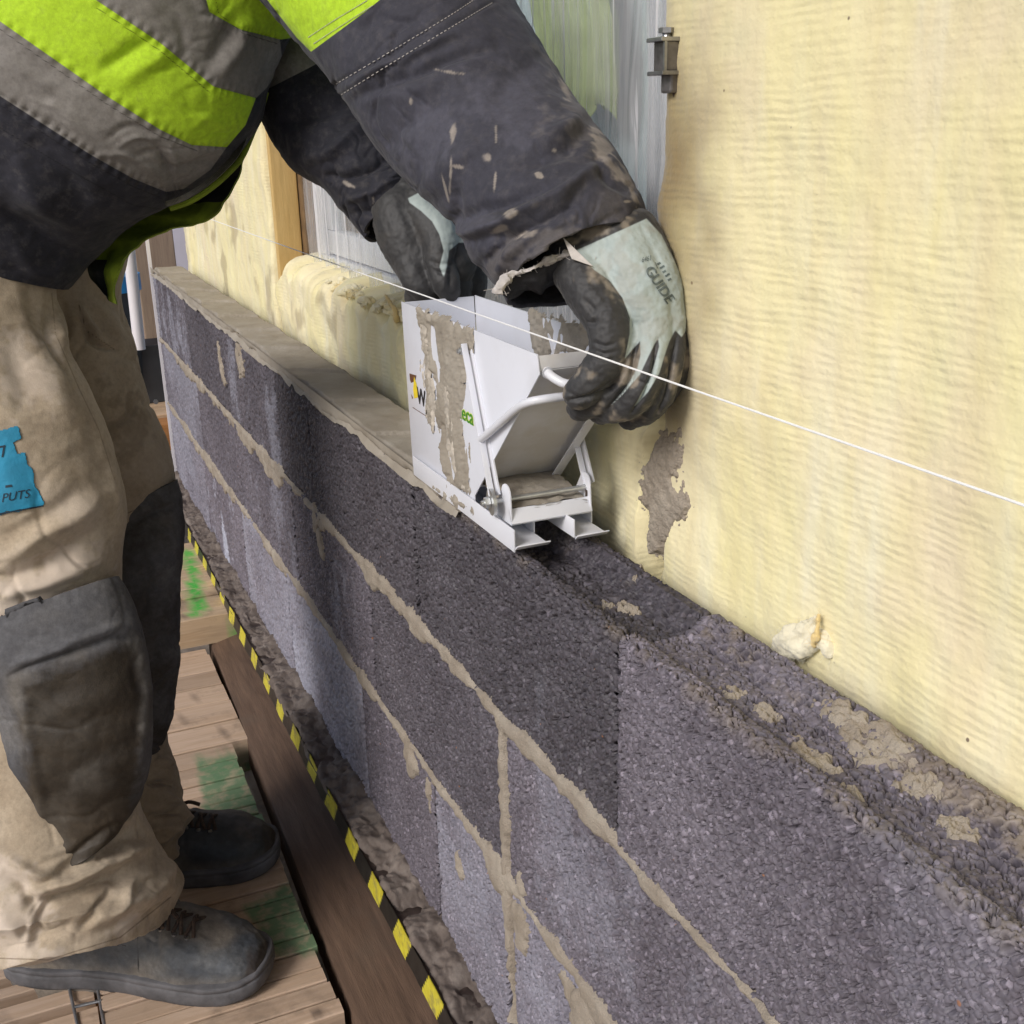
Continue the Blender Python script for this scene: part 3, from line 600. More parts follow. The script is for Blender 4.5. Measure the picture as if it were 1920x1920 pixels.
tuft('wool_tuft', 'ochre torn wool flake right beside the white fluffy tuft', [[(1525, 1208, .112, .0022), (1531, 1185, .110, .0024), (1535, 1152, .114, .0012)]], M_FLUFFO, 4, fib=60)
tuft('wool_tuft', 'yellow twisted wool wisp standing on the window ledge beside the box', [[(744, 600, .130, .0045), (738, 580, .128, .004), (722, 552, .126, .002)]], M_FLUFFO, 7, fib=80)
# patch of mortar smeared on the insulation right of the box
poly = [(1262, 790), (1278, 800), (1272, 830), (1282, 850), (1262, 900), (1285, 955), (1268, 985), (1245, 1010), (1225, 1050), (1205, 1040), (1200, 960), (1185, 940), (1195, 880), (1210, 840), (1235, 815)]
ns = 110; Qx, Qy = np.meshgrid(np.linspace(1165, 1300, ns), np.linspace(780, 1060, 2 * ns)); Q = np.stack([Qx.ravel(), Qy.ravel()], 1)
V = np.array([atx(a, b, .112) for a, b in Q]); sd = inpoly(Q, poly) + 9 * fbm(V, 60, 4, 8) + 6 * fbm(V, 190, 3, 9); V[:, 0] = .1195 - np.clip(sd * .0004, -.004, .0050) - .0012 * fbm(V, 120, 3, 4)
keep = sd > -5; Fs = gridfaces(ns, 2 * ns); Fs = Fs[keep[Fs].all(1)]; used = np.unique(Fs); mp = np.full(len(V), -1); mp[used] = np.arange(len(used))
tag(mk('mortar_patch', V[used], mp[Fs][:, ::-1], M_MORTAR, None, True, loc=atx(1230, 930, .115)), 'rough grey mortar patch smeared on the insulation right of the box', 'mortar patch')
# house wall core, window, film
mb = MB()
for a in [(-.5, .9, -.6, 2.4), (2.42, 3.65, -.6, 2.4)]: mb.box(.210, .33, a[0], a[1], a[2], a[3])
mb.box(.210, .33, .9, 2.42, -.6, .66); mb.box(.210, .33, .9, 2.42, 1.75, 2.4)
tag(mb.build('house_wall', M_BACK, loc=(.25, 1.5, -.6)), 'bare house wall behind the insulation, with the window opening', 'house wall')
mb = MB(); mb.box(.126, .177, 2.392, 2.413, .60, 1.76, 0, .002); tag(mb.build('window_stud', M_STUD, loc=(.16, 2.4, .6)), 'orange yellow timber stud at the far side of the window', 'timber stud')
win = thing('window', 'white framed window behind clear plastic film, left of the black sleeve', 'window', (.22, 1.7, .66))
mb = MB(); mb.box(.179, .208, 2.362, 2.405, .66, 1.76, 0, .002); mb.build('casing', M_BROWN, win)
f = MB()
f.box(.200, .245, .93, 2.36, .685, .735, 0, .003); f.box(.200, .245, .93, 2.36, 1.68, 1.74, 0, .003); f.box(.200, .245, 2.30, 2.36, .735, 1.68, 0, .003); f.box(.200, .245, .93, .99, .735, 1.68, 0, .003)
f.box(.200, .245, 1.60, 1.67, .735, 1.68, 0, .003); f.build('frame', M_FRAMEW, win, True)
f = MB()
for a, b in ((.994, 1.596), (1.674, 2.296)):
    f.box(.206, .235, a, b, .739, .785, 0, .003); f.box(.206, .235, a, b, 1.64, 1.676, 0, .003); f.box(.206, .235, a, a + .045, .785, 1.64, 0, .003); f.box(.206, .235, b - .045, b, .785, 1.64, 0, .003)
f.build('sash', M_FRAMEW, win, True)
for a, b in ((1.04, 1.55), (1.72, 2.25)):
    f = MB(); f.box(.218, .224, a, b, .786, 1.639); f.build('pane', M_GLASS, win)
f = MB(); f.box(.150, .200, .95, 2.36, .672, .683); f.build('sill', M_GREY, win)
mb = MB(); mb.box(.34, 3.2, .3, 8.6, .1, .12)
tag(mb.build('room', M_ROOM, loc=(1, 2, .1)), 'bare unfinished room floor inside the house behind the film', kind='structure')
def hung(name, label, x, px0, px1, py0, py1, mat, amp_):  # added sheets: stand in for reflections and brightness behind the film
    ny, nz = 90, 40; y0, y1 = atx(px1, 100, x)[1], atx(px0, 100, x)[1]; z0, z1 = atx(px0, py1, x)[2], atx(px0, py0, x)[2]
    ys = np.linspace(y0, y1, ny); zs = np.linspace(z0, z1, nz); Y_, Z_ = np.meshgrid(ys, zs); V = np.stack([x + amp_ * np.sin(Y_ * 60 + 2 * np.sin(Z_ * 3)), Y_, Z_], -1).reshape(-1, 3); V[:, 2] += np.repeat(np.linspace(1, 0, nz) ** 2, ny) * (.16 * fbm(V * np.array([0, 1, 0]), 3.5, 4, 3)); V[:, 1] += .06 * fbm(V * np.array([0, 0, 1]), 3, 3, 4); V2 = V + np.array([.003, 0, 0]); Fs = gridfaces(ny, nz)
    return tag(mk(name, np.vstack([V, V2]), np.vstack([Fs, Fs[:, ::-1] + len(V)]), mat, None, True, loc=(x, (y0 + y1) / 2, z0)), label, 'added_sheet')
hung('added_sheet', 'green sheet added far behind the window for the green blur in the film', 2.4, 1000, 1142, -260, 180, M_GREENSHEET, .03)
hung('added_sheet', 'grey blue sheet added far behind the window, below the green one', 2.6, 900, 1240, -40, 520, sheer('grey_blue_sheet', (.60, .68, .70)), .006)
hung('added_sheet', 'pale sheet added inside the far half of the window to lighten it', .30, 500, 820, -100, 560, sheer('pale_sheet', (.85, .85, .88)), .008)
def film(name, label, y0, y1, z0, z1, x, seed, crease):
    ny, nz = int((y1 - y0) * 280), 200; ys = np.linspace(y0, y1, ny); zs = np.linspace(z0, z1, nz); Y_, Z_ = np.meshgrid(ys, zs); V = np.stack([np.zeros_like(Y_), Y_, Z_], -1).reshape(-1, 3)
    q = V * np.array([1, 1, .12]); V[:, 0] = x + .010 * fbm(q, 10, 3, seed) + crease * (1 - np.abs(fbm(q + V[:, 2:3] * np.array([0, .1, 0]), 38, 3, seed + 2)))
    V[:, 2] += .012 * sstep(.78, .70, V[:, 2]) * fbm(V * np.array([0, 1, 0]), 12, 3, 2); V[:, 1] += .02 * sstep(.05, 0, V[:, 1] - y0) * fbm(V * np.array([0, 0, 1]), 5, 3, seed)
    return tag(mk(name, V, gridfaces(ny, nz), M_FILM, None, True, loc=(x, (y0 + y1) / 2, z0)), label, 'plastic sheet')
film('plastic_film', 'clear wrinkled plastic sheet hung over the window opening', .88, 2.335, .70, 1.78, .178, 4, .0035)
film('plastic_film', 'whiter gathered plastic strip along the near edge of the window', .885, .962, .690, 1.78, .160, 14, .004)
# bracket on the insulation edge
br = thing('scaffold_tie', 'rusty steel clamp tie with bolt poking out of the insulation edge', 'wall tie', S(1262, 110, .93))
def bx(c, hx_, hy_, hz_, dx=0.0, bev=.001): return (c[0] - hx_, c[0] + hx_, c[1] - hy_, c[1] + hy_, c[2] - hz_, c[2] + hz_)
c = S(1256, 106, .915); mb = MB(); mb.box(*bx(c, .0095, .010, .012), 0, .002); c2 = S(1261, 150, .92); mb.box(*bx(c2, .0065, .008, .010), 0, .002); mb.build('clamp_body', simple('clamp_steel', (.20, .185, .18), .42, .7, .5, 60, .4, 200), br)
mb = MB(); mb.box(*bx(c - np.array([0, 0, .0125]), .014, .012, .0016), 0, .0006); mb.box(*bx(c + np.array([0, 0, .0125]), .015, .012, .0016), 0, .0006)
mb.box(*bx(c - np.array([.0105, .010, 0]), .0012, .0012, .012)); mb.box(*bx(c - np.array([-.004, .0108, 0]), .0012, .0012, .012)); mb.build('plate', M_DARKMET, br)
mb = MB(); p = S(1250, 84, .912); q = S(1250, 62, .912); mb.tube([p, q], .0034, 12); mb.tube([q, q + np.array([0, 0, .004])], .0066, 6); mb.build('bolt', M_DARKMET, br)
mb = MB(); mb.tube([S(1272, 122, .92), S(1310, 122, .94)], .004, 8); mb.tube([S(1265, 160, .92), S(1272, 190, .925)], .0035, 8); mb.add(*blob(S(1303, 118, .925), .011, 4, 20, .5)); mb.build('tie_rod', M_IRON, br)

# ================================================================== deck
def deck(name, label, x0, x1, y0, y1, z0, z1, nst, mat, seed, stain, group='timber deck panels of the scaffold', bev=.0016, gap=.0016):
    rr = random.Random(seed); Vs = []; Fs = []; gr = []; ti = []; gm = []; y = y0; st = (y1 - y0) / nst
    for i in range(nst):
        wv = st * rr.uniform(.8, 1.2) if i < nst - 1 else y1 - y; wv = min(wv, y1 - y)
        if wv < .004: break
        dx = rr.uniform(-.003, .003); dz = rr.uniform(-.0018, .0018); xs = np.linspace(x0, x1 + dx, 70)
        prof = [(y + gap, z0), (y + gap, z1 + dz - bev), (y + gap + bev, z1 + dz), (y + wv * .5, z1 + dz + .0003), (y + wv - gap - bev, z1 + dz), (y + wv - gap, z1 + dz - bev), (y + wv - gap, z0)]
        G = np.array([[(x, a, b) for a, b in prof] for x in xs]).reshape(-1, 3); k = len(Vs) and sum(len(v) for v in Vs)
        f_ = gridfaces(7, 70, False)[:, ::-1]; Vs.append(G); Fs += [tuple(r) for r in (f_ + k)]; Fs += [tuple(k + j for j in range(7)), tuple(k + 69 * 7 + j for j in range(6, -1, -1)), ]
        a, b = stain(G); gr.append(a); gm.append(b); ti.append(np.full(len(G), rr.random() ** 2)); y += wv
    V = np.concatenate(Vs); o = mk(name, V, Fs, mat, None, False, attrs=dict(green=np.concatenate(gr), grime=np.concatenate(gm), tint=np.concatenate(ti)), loc=((x0 + x1) / 2, (y0 + y1) / 2, z0)); tag(o, label, 'deck panel', group); return o
def st_near(V):
    Q, _ = proj(V); n = fbm(V, 60, 4, 3)
    a = np.maximum(inpoly(Q, [(365, 1420), (470, 1405), (540, 1590), (395, 1600)]), inpoly(Q, [(455, 1700), (560, 1640), (625, 1790), (505, 1790)]))
    g_ = sstep(-4, 8, a + 6 * n) * .8
    m_ = np.zeros(len(V))
    for p in [(300, 1345, 60, 9), (385, 1395, 40, 5), (370, 1310, 9, 7), (590, 1900, 40, 25), (420, 1372, 7, 6)]:
        m_ = np.maximum(m_, sstep(.9, -.1, np.hypot((Q[:, 0] - p[0]) / p[2], (Q[:, 1] - p[1]) / p[3]) + .7 * n))
    return g_, m_ * .85
def st_far(V):
    Q, _ = proj(V); n = fbm(V, 60, 4, 3); a = np.maximum(inpoly(Q, [(345, 1030), (362, 1030), (392, 1150), (355, 1155)]), inpoly(Q, [(432, 1150), (444, 1140), (450, 1215), (436, 1215)])); m_ = sstep(.5, .9, fbm(V, 28, 4, 9)); return sstep(-3, 5, a + 5 * n), m_ * .6
nog = lambda V: (np.zeros(len(V)), sstep(.45, .9, fbm(V, 20, 4, 9)) * .7)
ZD = -.125
deck('timber_deck', 'worn timber deck panel with faded green paint under the boots', -.43, -.139, 1.205, 1.975, -.20, ZD, 21, M_DECK, 1, st_near)
deck('timber_deck', 'deck panel under the far trouser leg, left of the green marked one', -.98, -.434, 1.52, 1.975, -.20, ZD - .002, 12, M_DECK, 7, nog)
deck('timber_deck', 'deck panel of broad plain boards beyond the faded green paint', -.98, -.108, 1.985, 2.432, -.20, ZD - .002, 6, M_DECK, 2, st_near)
deck('timber_deck', 'raised deck panel with a bright green spray mark, near the wall foot', -.98, -.018, 2.44, 2.96, -.125, -.058, 8, M_DECKFAR, 3, st_far)
deck('timber_deck', 'gapped slats of the deck in front of the near boot heel', -.98, -.434, 1.20, 1.515, -.16, ZD - .004, 6, M_DECK, 5, nog, gap=.011)
deck('timber_deck', 'nearest deck boards at the bottom edge of the picture', -.98, -.152, .84, 1.195, -.20, ZD - .008, 8, M_DECK, 8, nog)
deck('timber_deck', 'pale deck panel seen far back between trousers and wall corner', -.9, .1, 3.805, 4.4, .02, .10, 12, M_PALE, 6, nog)
mb = MB(); mb.box(-.98, -.16, .84, 2.4, -.26, -.205)
tag(mb.build('deck_bearer', M_ORANGE, loc=(-.5, 1.7, -.26)), 'dark timber bearer lying under the deck strips', 'timber bearer')
mb = MB(); yy = np.linspace(.75, 2.6, 60)
mb.hexa([(-.139, .75, -.19), (-.03, .75, -.19), (-.03, 2.5, -.19), (-.094, 2.5, -.19), (-.139, .75, -.128), (-.03, .75, -.112), (-.03, 2.5, -.112), (-.092, 2.5, -.128)], 0, .003)
tag(mb.build('brown_board', M_BEAM, loc=(-.08, 1.6, -.16)), 'long dark brown board running beside the striped tape', 'board')
mb = MB(); mb.box(-.6, .1, 3.70, 3.80, .005, .092, 0, .004); tag(mb.build('orange_beam', M_ORANGE, loc=(-.2, 3.75, .0)), 'orange brown beam with a bolt, far back by the wall corner', 'beam')
for px, py, d, lab in ((292, 753, 3.0, 'bolt head in the orange beam far back'),):
    p = aty(px, py, 3.699); mb = MB(); mb.tube([p, p - np.array([0, .006, 0])], .008, 6); tag(mb.build('bolt', M_DARKMET, loc=p), lab, 'bolt')
# steel rods on the deck in front of the near boot
mb = MB()
for a, b in (((128, 1845), (146, 1925)), ((182, 1850), (196, 1925))): mb.tube([atz(a[0], a[1], ZD + .001), atz(b[0], b[1], ZD - .001)], .0022, 8)
mb.tube([atz(140, 1888, ZD + .001), atz(190, 1876, ZD + .001)], .0022, 8); tag(mb.build('wire_tie', M_DARKMET, smooth=True, loc=atz(160, 1880, ZD)), 'thin bent steel wire tie on the deck below the near boot', 'wire')
# ---- far back, in the gap between trousers and wall
mb = MB(); a = aty(252, 470, 4.4); b = aty(328, 470, 4.4); mb.box(a[0], b[0], 4.4, 4.52, -.1, 2.2, 0, .004); tag(mb.build('timber_post', M_POST, loc=(a[0], 4.4, -.1)), 'brown timber post standing beyond the far wall corner', 'post')
p = aty(262, 655, 3.9); q = aty(243, 480, 3.9); d_ = (q - p) / np.linalg.norm(q - p); mb = MB(); mb.tube([p, p + d_ * 2.0], .019, 16); tag(mb.build('white_pipe', M_PIPE, smooth=True, loc=(p[0], 3.9, 0)), 'slim white upright pipe left of the brown post', 'pipe')
mb = MB(); a = aty(326, 470, 5.2); mb.box(a[0] - .3, a[0] + .8, 5.2, 5.24, -.3, 2.4); tag(mb.build('pale_panel', M_PANEL, loc=(a[0], 5.2, -.3)), 'pale lilac panel in the distance right of the post', 'panel')
lt = MB(); a = aty(215, 480, 6.0)
for i in range(24):
    x = a[0] - 1.1 + i * .09; lt.hexa([(x, 6, -.4), (x + .03, 6, -.4), (x + 1.33, 6, 1.3), (x + 1.30, 6, 1.3), (x, 6.012, -.4), (x + .03, 6.012, -.4), (x + 1.33, 6.012, 1.3), (x + 1.30, 6.012, 1.3)]); lt.hexa([(x + 1.3, 6.014, -.4), (x + 1.33, 6.014, -.4), (x + .03, 6.014, 1.3), (x, 6.014, 1.3), (x + 1.3, 6.026, -.4), (x + 1.33, 6.026, -.4), (x + .03, 6.026, 1.3), (x, 6.026, 1.3)])
tag(lt.build('lattice', M_PALE, loc=(a[0], 6, -.4)), 'pale wooden lattice far away behind the pipe', 'lattice')
bn = thing('bin', 'dark bin with a blue rim beyond the trousers', 'bin', aty(226, 700, 4.0)); q0 = aty(200, 720, 4.0); q1 = aty(226, 516, 4.0); h = q1[2] - q0[2]
rb = .11; c = np.array([q1[0] - .05, 4.05, q0[2]])
mb = MB(); mb.tube([c, c + np.array([0, 0, h * .85])], [rb * .85, rb], 24); mb.build('body', M_BIN, bn, True); mb = MB(); mb.tube([c + np.array([0, 0, h * .85]), c + np.array([0, 0, h])], rb * 1.06, 24); mb.build('rim', M_BLUE, bn, True)
block_far = MB(); p = aty(283, 670, 4.0); block_far.box(p[0] - .12, p[0] + .1, 4.0, 4.15, .10, p[2] + .04, 0, .004); tag(block_far.build('spare_block', M_BIN, loc=p), 'dark spare block lying on the deck far back', 'block')
# ================================================================== the mortar box
t = NT('box_lacquer')
M_BOX = t.done(t.mix(t.rng(t.noise(9, 6, .65), .46, .75, 0, .5), (.68, .695, .76), (.55, .54, .56)), .28, t.bump(t.noise(240, 3), .03, .0005))
t = NT('box_inner_residue')
M_BOXIN = t.done(t.mix(t.rng(t.noise(18, 6, .65), .38, .62, .25, .9), (.68, .685, .72), (.55, .52, .48)), .6, t.bump(t.noise(200, 4), .2, .0008))
M_INK = simple('print_black', (.022, .02, .02), .45, 0, .2, 200, 0)
M_INKY = simple('print_yellow', (.78, .60, .03), .45, 0, .1, 100, 0)
M_INKB = simple('print_brown', (.13, .055, .025), .45, 0, .2, 100, 0)
M_INKG = simple('print_green', (.06, .26, .03), .45, 0, .1, 100, 0)
M_INKL = simple('print_lime', (.60, .72, .10), .45, 0, .1, 100, 0)
X0, X1, YB, ZT, ZB = -.003, .086, 1.207, .7932, .606
PA, PF, PE, PC, PD = (YB + .004, ZT), (.8575, ZT), (.8538, .7765), (1.011, .6247), (1.012, ZB)
box = thing('mortar_box', 'white steel mortar box standing on the wall, crusted with mortar', 'mortar box', (.04, 1.05, .60))
def side(x, th, name, mat):
    mb = MB(); mb.plate([(x + th if x < .05 else x, y, z) for y, z in [(YB - .006, ZB), PD, PC, PE, PF, PA]], th, 0, .0004); return mb.build(name, mat, box, True)
pn = side(X0, .0014, 'side_panel', M_BOX)
side(X1, .0014, 'side_panel', M_BOX)
mb = MB(); mb.plate([(X0 + .002, YB - .006, ZB), (X0 + .002, PA[0], ZT - .001), (X1 - .0022, PA[0], ZT - .001), (X1 - .0022, YB - .006, ZB)], .0014, 0, .0004); mb.build('back_panel', M_BOX, box, True)
# sloping front plate set back between the two sides
def on(s, back): # point on slanted edge, s=0 top E .. 1 bottom C, moved inwards
    y = PE[0] + (PC[0] - PE[0]) * s; z = PE[1] + (PC[1] - PE[1]) * s; return (y + back * .73, z + back * .68)
mb = MB(); a, b = on(.0, .005), on(.985, .009)
mb.plate([(X0 + .002, a[0], a[1]), (X0 + .002, b[0], b[1]), (X1 - .0022, b[0], b[1]), (X1 - .0022, a[0], a[1])], .0014, 0, .0003)
mb.plate([(X0 + .002, PF[0] + .001, ZT - .0015), (X0 + .002, a[0], a[1]), (X1 - .0022, a[0], a[1]), (X1 - .0022, PF[0] + .001, ZT - .0015)], .0012, 0, .0003); mb.build('front_plate', M_BOXIN, box, True)
# narrow bent rim on the right slanted edge
mb = MB(); a, b, c, d = on(.02, -.0005), on(.99, -.0005), on(.99, .012), on(.02, .012)
mb.plate([(X1 - .0115, a[0], a[1]), (X1 - .0115, b[0], b[1]), (X1 - .001, b[0], b[1]), (X1 - .001, a[0], a[1])], .0012, 0, .0003); mb.build('rim', M_BOX, box, True)
# guide rails over the wall top
def rail(xo, xi, name):
    mb = MB(); y0, y1 = .908, 1.19; z = .6035; hgt = .018; lip = .006
    mb.box(xo - .0007, xo + .0007, y0, y1, z - .004 if xo < 0 else z, z + hgt, 0, .0003); mb.box(xo + .0008, xi - .0008, y0, y1, z - .0007, z + .0007, 0, .0003); mb.box(xi - .0007, xi + .0007, y0 + .030, y1, z, z + hgt, 0, .0003)
    mb.plate([(xo, y0 - .0002, z - .0006), (xi, y0 - .0002, z - .0006), (xi, y0 - .006, z + .0042), (xo, y0 - .006, z + .0042)], .0012, 0, .0003); mb.build(name, M_WHITE, box, True)
rail(-.0055, .0285, 'guide_rail'); rail(.0565, .0905, 'guide_rail')
# swinging bracket with the axle
AX = (.938, .6405)
mb = MB()
def ear(x):
    pts = [(x, .925, .6205), (x, .975, .6205), (x, .950, .650)]; arc = [(x, AX[0] + .0105 * math.cos(a), AX[1] + .006 + .0105 * math.sin(a)) for a in np.linspace(.3, math.pi - .1, 9)]
    mb.plate([(x, AX[0] - .0125, .6205), (x, AX[0] + .03, .6205)] + arc, .0014, 0, .0003)
ear(-.0005); ear(.0830)
mb.plate([(-.0005, .9255, .6205), (.0845, .9255, .6205), (.0845, .9325, .6335), (-.0005, .9325, .6335)], .0013, 0, .0003)
mb.box(-.0005, .0845, .9262, .985, .6192, .6205, 0, .0003); mb.build('bracket', M_WHITE, box, True)
# slot in the right ear
mb = MB(); mb.box(.0818, .0828, AX[0] - .0062, AX[0] - .0028, .625, .640, 0, .0008); mb.build('slot', M_IRON, box)
# floor of the outlet with mortar residue
mb = MB(); g = np.array([[(x, y, .634 + .010 * (y - .94) / .09 + .0018 * math.sin(40 * x) + .0012 * math.sin(90 * y + 20 * x)) for x in np.linspace(.0015, .0815, 40)] for y in np.linspace(.9335, 1.07, 50)])
V = g.reshape(-1, 3); V[:, 2] += .0016 * fbm(V, 90, 4, 4); V[:, 1] -= .004 * fbm(V * np.array([1, 0, 0]), 50, 3, 2) * (V[:, 1] < .936)
V2 = V - np.array([0, 0, .0025]); Fs = gridfaces(40, 50); mk('outlet_floor', np.vstack([V, V2]), np.vstack([Fs, Fs[:, ::-1] + len(V)]), M_FRESH, box, True)
axp = lambda x: (x, .9465 - .115 * x, .6385 + .04 * x)
mb = MB(); mb.tube([axp(-.021), axp(.0875)], .0027, 14); mb.tube([axp(-.0090), axp(-.0122)], .0130, 32); mb.tube([axp(-.0128), axp(-.0178)], .0055, 6)
mb.tube([axp(.0848), axp(.0862)], .0065, 20); mb.build('axle', M_ZINC, box, True)
# levers, their pivot bolt and the squeezed handle
def lever(x, top, name, bot, wid=.0075):
    mb = MB(); a = np.array(top); b = np.array(bot)
    def strip(p, q, w0, w1):
        d = (q - p) / np.linalg.norm(q - p); n = np.array([-d[1], d[0]]); mb.plate([(x, *(p + n * w0)), (x, *(p - n * w0)), (x, *(q - n * w1)), (x, *(q + n * w1))], .0022, 0, .0004)
    strip(a, b, wid * .42, wid * .62)
    mb.plate([(x - .0022, *(a + [0, .0])), (x - .0022, *(b + [0, 0])), (x - .0082, *b), (x - .0082, *a)], .0016, 0, .0004); mb.build(name, M_WHITE, box, True)
lever(-.0045, (1.0070, .7795), 'lever', (.9490, .6435)); lever(.0895, (1.0125, .780), 'lever', (.937, .645))
mb = MB(); p = (1.0125, .7715); mb.tube([(-.004, *p), (-.0075, *p)], .0048, 20); mb.tube([(-.0076, *p), (-.0125, *p)], .0038, 6); mb.tube([(-.0126, *p), (-.0150, *p)], .0022, 12); mb.build('pivot_bolt', M_ZINC, box, True)
hp = smoothcurve([(-.0095, .9720, .6935), (-.0085, .935, .715), (-.0075, .890, .741), (-.0045, .872, .7495), (.003, .864, .7525), (.018, .861, .7535), (.07, .861, .7535), (.083, .864, .752), (.090, .874, .749), (.0925, .892, .741), (.0935, .935, .715), (.0945, .9745, .6935)], 150)
mb = MB(); mb.tube(hp, .0039, 16); mb.build('squeeze_handle', M_WHITE, box, True)
hp = smoothcurve([(.006, .8565, .7770), (.0085, .849, .7735), (.015, .841, .7695), (.026, .838, .7685), (.045, .836, .772), (.064, .838, .7715), (.075, .841, .7705), (.080, .849, .7735), (.082, .8565, .7770)], 90)
mb = MB(); mb.tube(hp, .0040, 16); mb.tube([(.006, .862, .7775), (.006, .856, .7768)], .0052, 12); mb.build('fixed_handle', M_WHITE, box, True)
# crusts of mortar: height fields grown out of the panel
def crust(name, poly, x, sgn, seed, th=.004, px=1.5, fray=5, holes=(), edge=.0012, mat=None, streak=(1, 1, .3)):
    P = np.asarray(poly, float); a, b = P.min(0) - 8, P.max(0) + 8; nx, ny = int((b[0] - a[0]) / px), int((b[1] - a[1]) / px)
    gx, gy = np.meshgrid(np.linspace(a[0], b[0], nx), np.linspace(a[1], b[1], ny)); Q = np.stack([gx.ravel(), gy.ravel()], 1); r = (np.stack([(Q[:, 0] - CC) / F, (Q[:, 1] - CC) / F, np.ones(len(Q))], 1)) @ RM.T
    V = CAM + r * ((x - CX) / r[:, :1]); n1 = fbm(V * np.array(streak), 105, 3, seed); n2 = fbm(V, 260, 3, seed + 1)
    sd = inpoly(Q, P) + fray * n1 * 1.6 + 1.5 * n2
    for h in holes: sd = np.minimum(sd, -(inpoly(Q, h) + fray * .7 * n1))
    T = th * (1 - np.exp(-np.clip(sd, -1, 99) * edge * .55 / th)) + (.0007 * n2 + .0012 * fbm(V * np.array([1, 1, .5]), 60, 3, seed + 7)) * sstep(0, 6, sd); V[:, 0] += sgn * np.where(sd > -2, T, -.0012)
    k = sd > -3; Fs = gridfaces(nx, ny); Fs = Fs[k[Fs].all(1)]; us = np.unique(Fs); mp = np.full(len(V), -1); mp[us] = np.arange(len(us)); Fs = mp[Fs]
    return mk(name, V[us], Fs[:, ::-1] if sgn < 0 else Fs, mat or M_FRESH, box, True)
crop3 = lambda L: [(700 + x / 2.954, 500 + y / 2.954) for x, y in L]
crust('mortar_crust', crop3([(250, 228), (262, 320), (292, 345), (288, 420), (312, 560), (338, 600), (348, 720), (335, 800), (352, 900), (385, 905), (372, 1000), (366, 1090), (392, 1150), (414, 1160), (416, 1225), (432, 1255), (450, 1220), (466, 1250), (520, 1240), (540, 1265), (545, 1240), (530, 1120), (516, 1010), (506, 900), (504, 800), (510, 720), (528, 610), (520, 560), (522, 480), (556, 470), (552, 352), (400, 290)]), X0, -1, 5,
      holes=[crop3([(318, 320), (334, 330), (352, 420), (372, 560), (352, 560), (335, 500), (322, 420)]), crop3([(398, 880), (412, 900), (440, 1010), (456, 1160), (446, 1180), (425, 1080), (405, 980)]), crop3([(356, 470), (368, 480), (362, 640), (352, 600)])])
crust('mortar_crust', crop3([(292, 580), (310, 600), (330, 680), (322, 720), (340, 790), (332, 860), (320, 925), (312, 880), (292, 830), (290, 700), (284, 640)]), X0, -1, 7, fray=3)
crust('mortar_crust', crop3([(300, 1180), (400, 1238), (520, 1292), (556, 1300), (580, 1345), (575, 1400), (500, 1352), (420, 1296), (330, 1232)]), X0 - .001, -1, 9, fray=5, th=.006)
M_THIN = simple('dried_slurry', (.44, .395, .335), .8, 0, .3, 60, .5, 300)
crust('slurry_film', crop3([(400, 600), (430, 590), (446, 760), (462, 1000), (530, 1240), (470, 1240), (440, 1100), (410, 860)]), X0, -1, 11, fray=8, th=.0050, edge=.0012, mat=M_THIN, streak=(1, 1, .2))
crust('slurry_film', crop3([(268, 260), (300, 330), (320, 560), (350, 760), (345, 900), (312, 820), (290, 560), (262, 350)]), X0, -1, 13, fray=7, th=.0018, mat=M_THIN, streak=(1, 1, .3))
# crust inside the right panel
cc = [(988, 585), (1005, 583), (1030, 596), (1065, 603), (1102, 612), (1108, 640), (1100, 660), (1045, 668), (1005, 668), (1000, 640), (995, 610)]
crust('mortar_crust', cc, X1 - .0013, -1, 17, th=.003, fray=5, holes=[[(1034, 598), (1048, 600), (1046, 632), (1040, 655), (1033, 640), (1040, 620)], [(1052, 628), (1056, 630), (1054, 662), (1050, 662)], [(1018, 597), (1024, 600), (1020, 615)]])
# printing on the left panel
def text_mesh(body, size):
    c = bpy.data.curves.new('t', 'FONT'); c.body = body; c.size = size; c.resolution_u = 3
    o = bpy.data.objects.new('t', c); ROOT.objects.link(o); dg = bpy.context.evaluated_depsgraph_get(); me = bpy.data.meshes.new_from_object(o.evaluated_get(dg))
    V = np.array([v.co[:] for v in me.vertices]); Fs = [tuple(p.vertices) for p in me.polygons]; bpy.data.objects.remove(o); bpy.data.curves.remove(c); bpy.data.meshes.remove(me); return V, Fs
def bold(V, Fs, k): # thicken letters by stacking shifted copies as one mesh
    return [(V + np.array([dx, dy, 0]), Fs) for dx, dy in ((0, 0), (k, 0), (-k, 0), (0, k * .6))]
def panel_text(body, size, p0, mat, name, dx=0.0, bk=.0, off=.00022):
    o0 = atx(*p0, X0); V, Fs = text_mesh(body, size); mb = MB()
    for i, (W, f_) in enumerate(bold(V, Fs, bk) if bk else [(V, Fs)]):
        P = np.stack([np.full(len(W), X0 - off - .00003 * i), o0[1] - W[:, 0], o0[2] + W[:, 1]], 1); mb.add(P, f_)
    return mb.build(name, mat, pn)
panel_text('Weber', .0265, (783, 755), M_INK, 'lettering', bk=.0010)
W_ = text_mesh('leca', .0225)[0][:, 0].max(); p_ = proj(np.array([X0, atx(888, 797, X0)[1] + W_, atx(888, 798, X0)[2]]))[0]
panel_text('leca', .0225, p_, M_INKL, 'lettering', bk=.0018); panel_text('leca', .0225, p_, M_INKG, 'lettering', bk=.0005, off=.0005)
def panel_poly(poly, mat, off=.00025):
    mb = MB(); P = [atx(a, b, X0) for a, b in poly]; V = [(X0 - off, p[1], p[2]) for p in P]; mb.add(V, [tuple(range(len(V)))]); return mb.build('emblem', mat, pn)
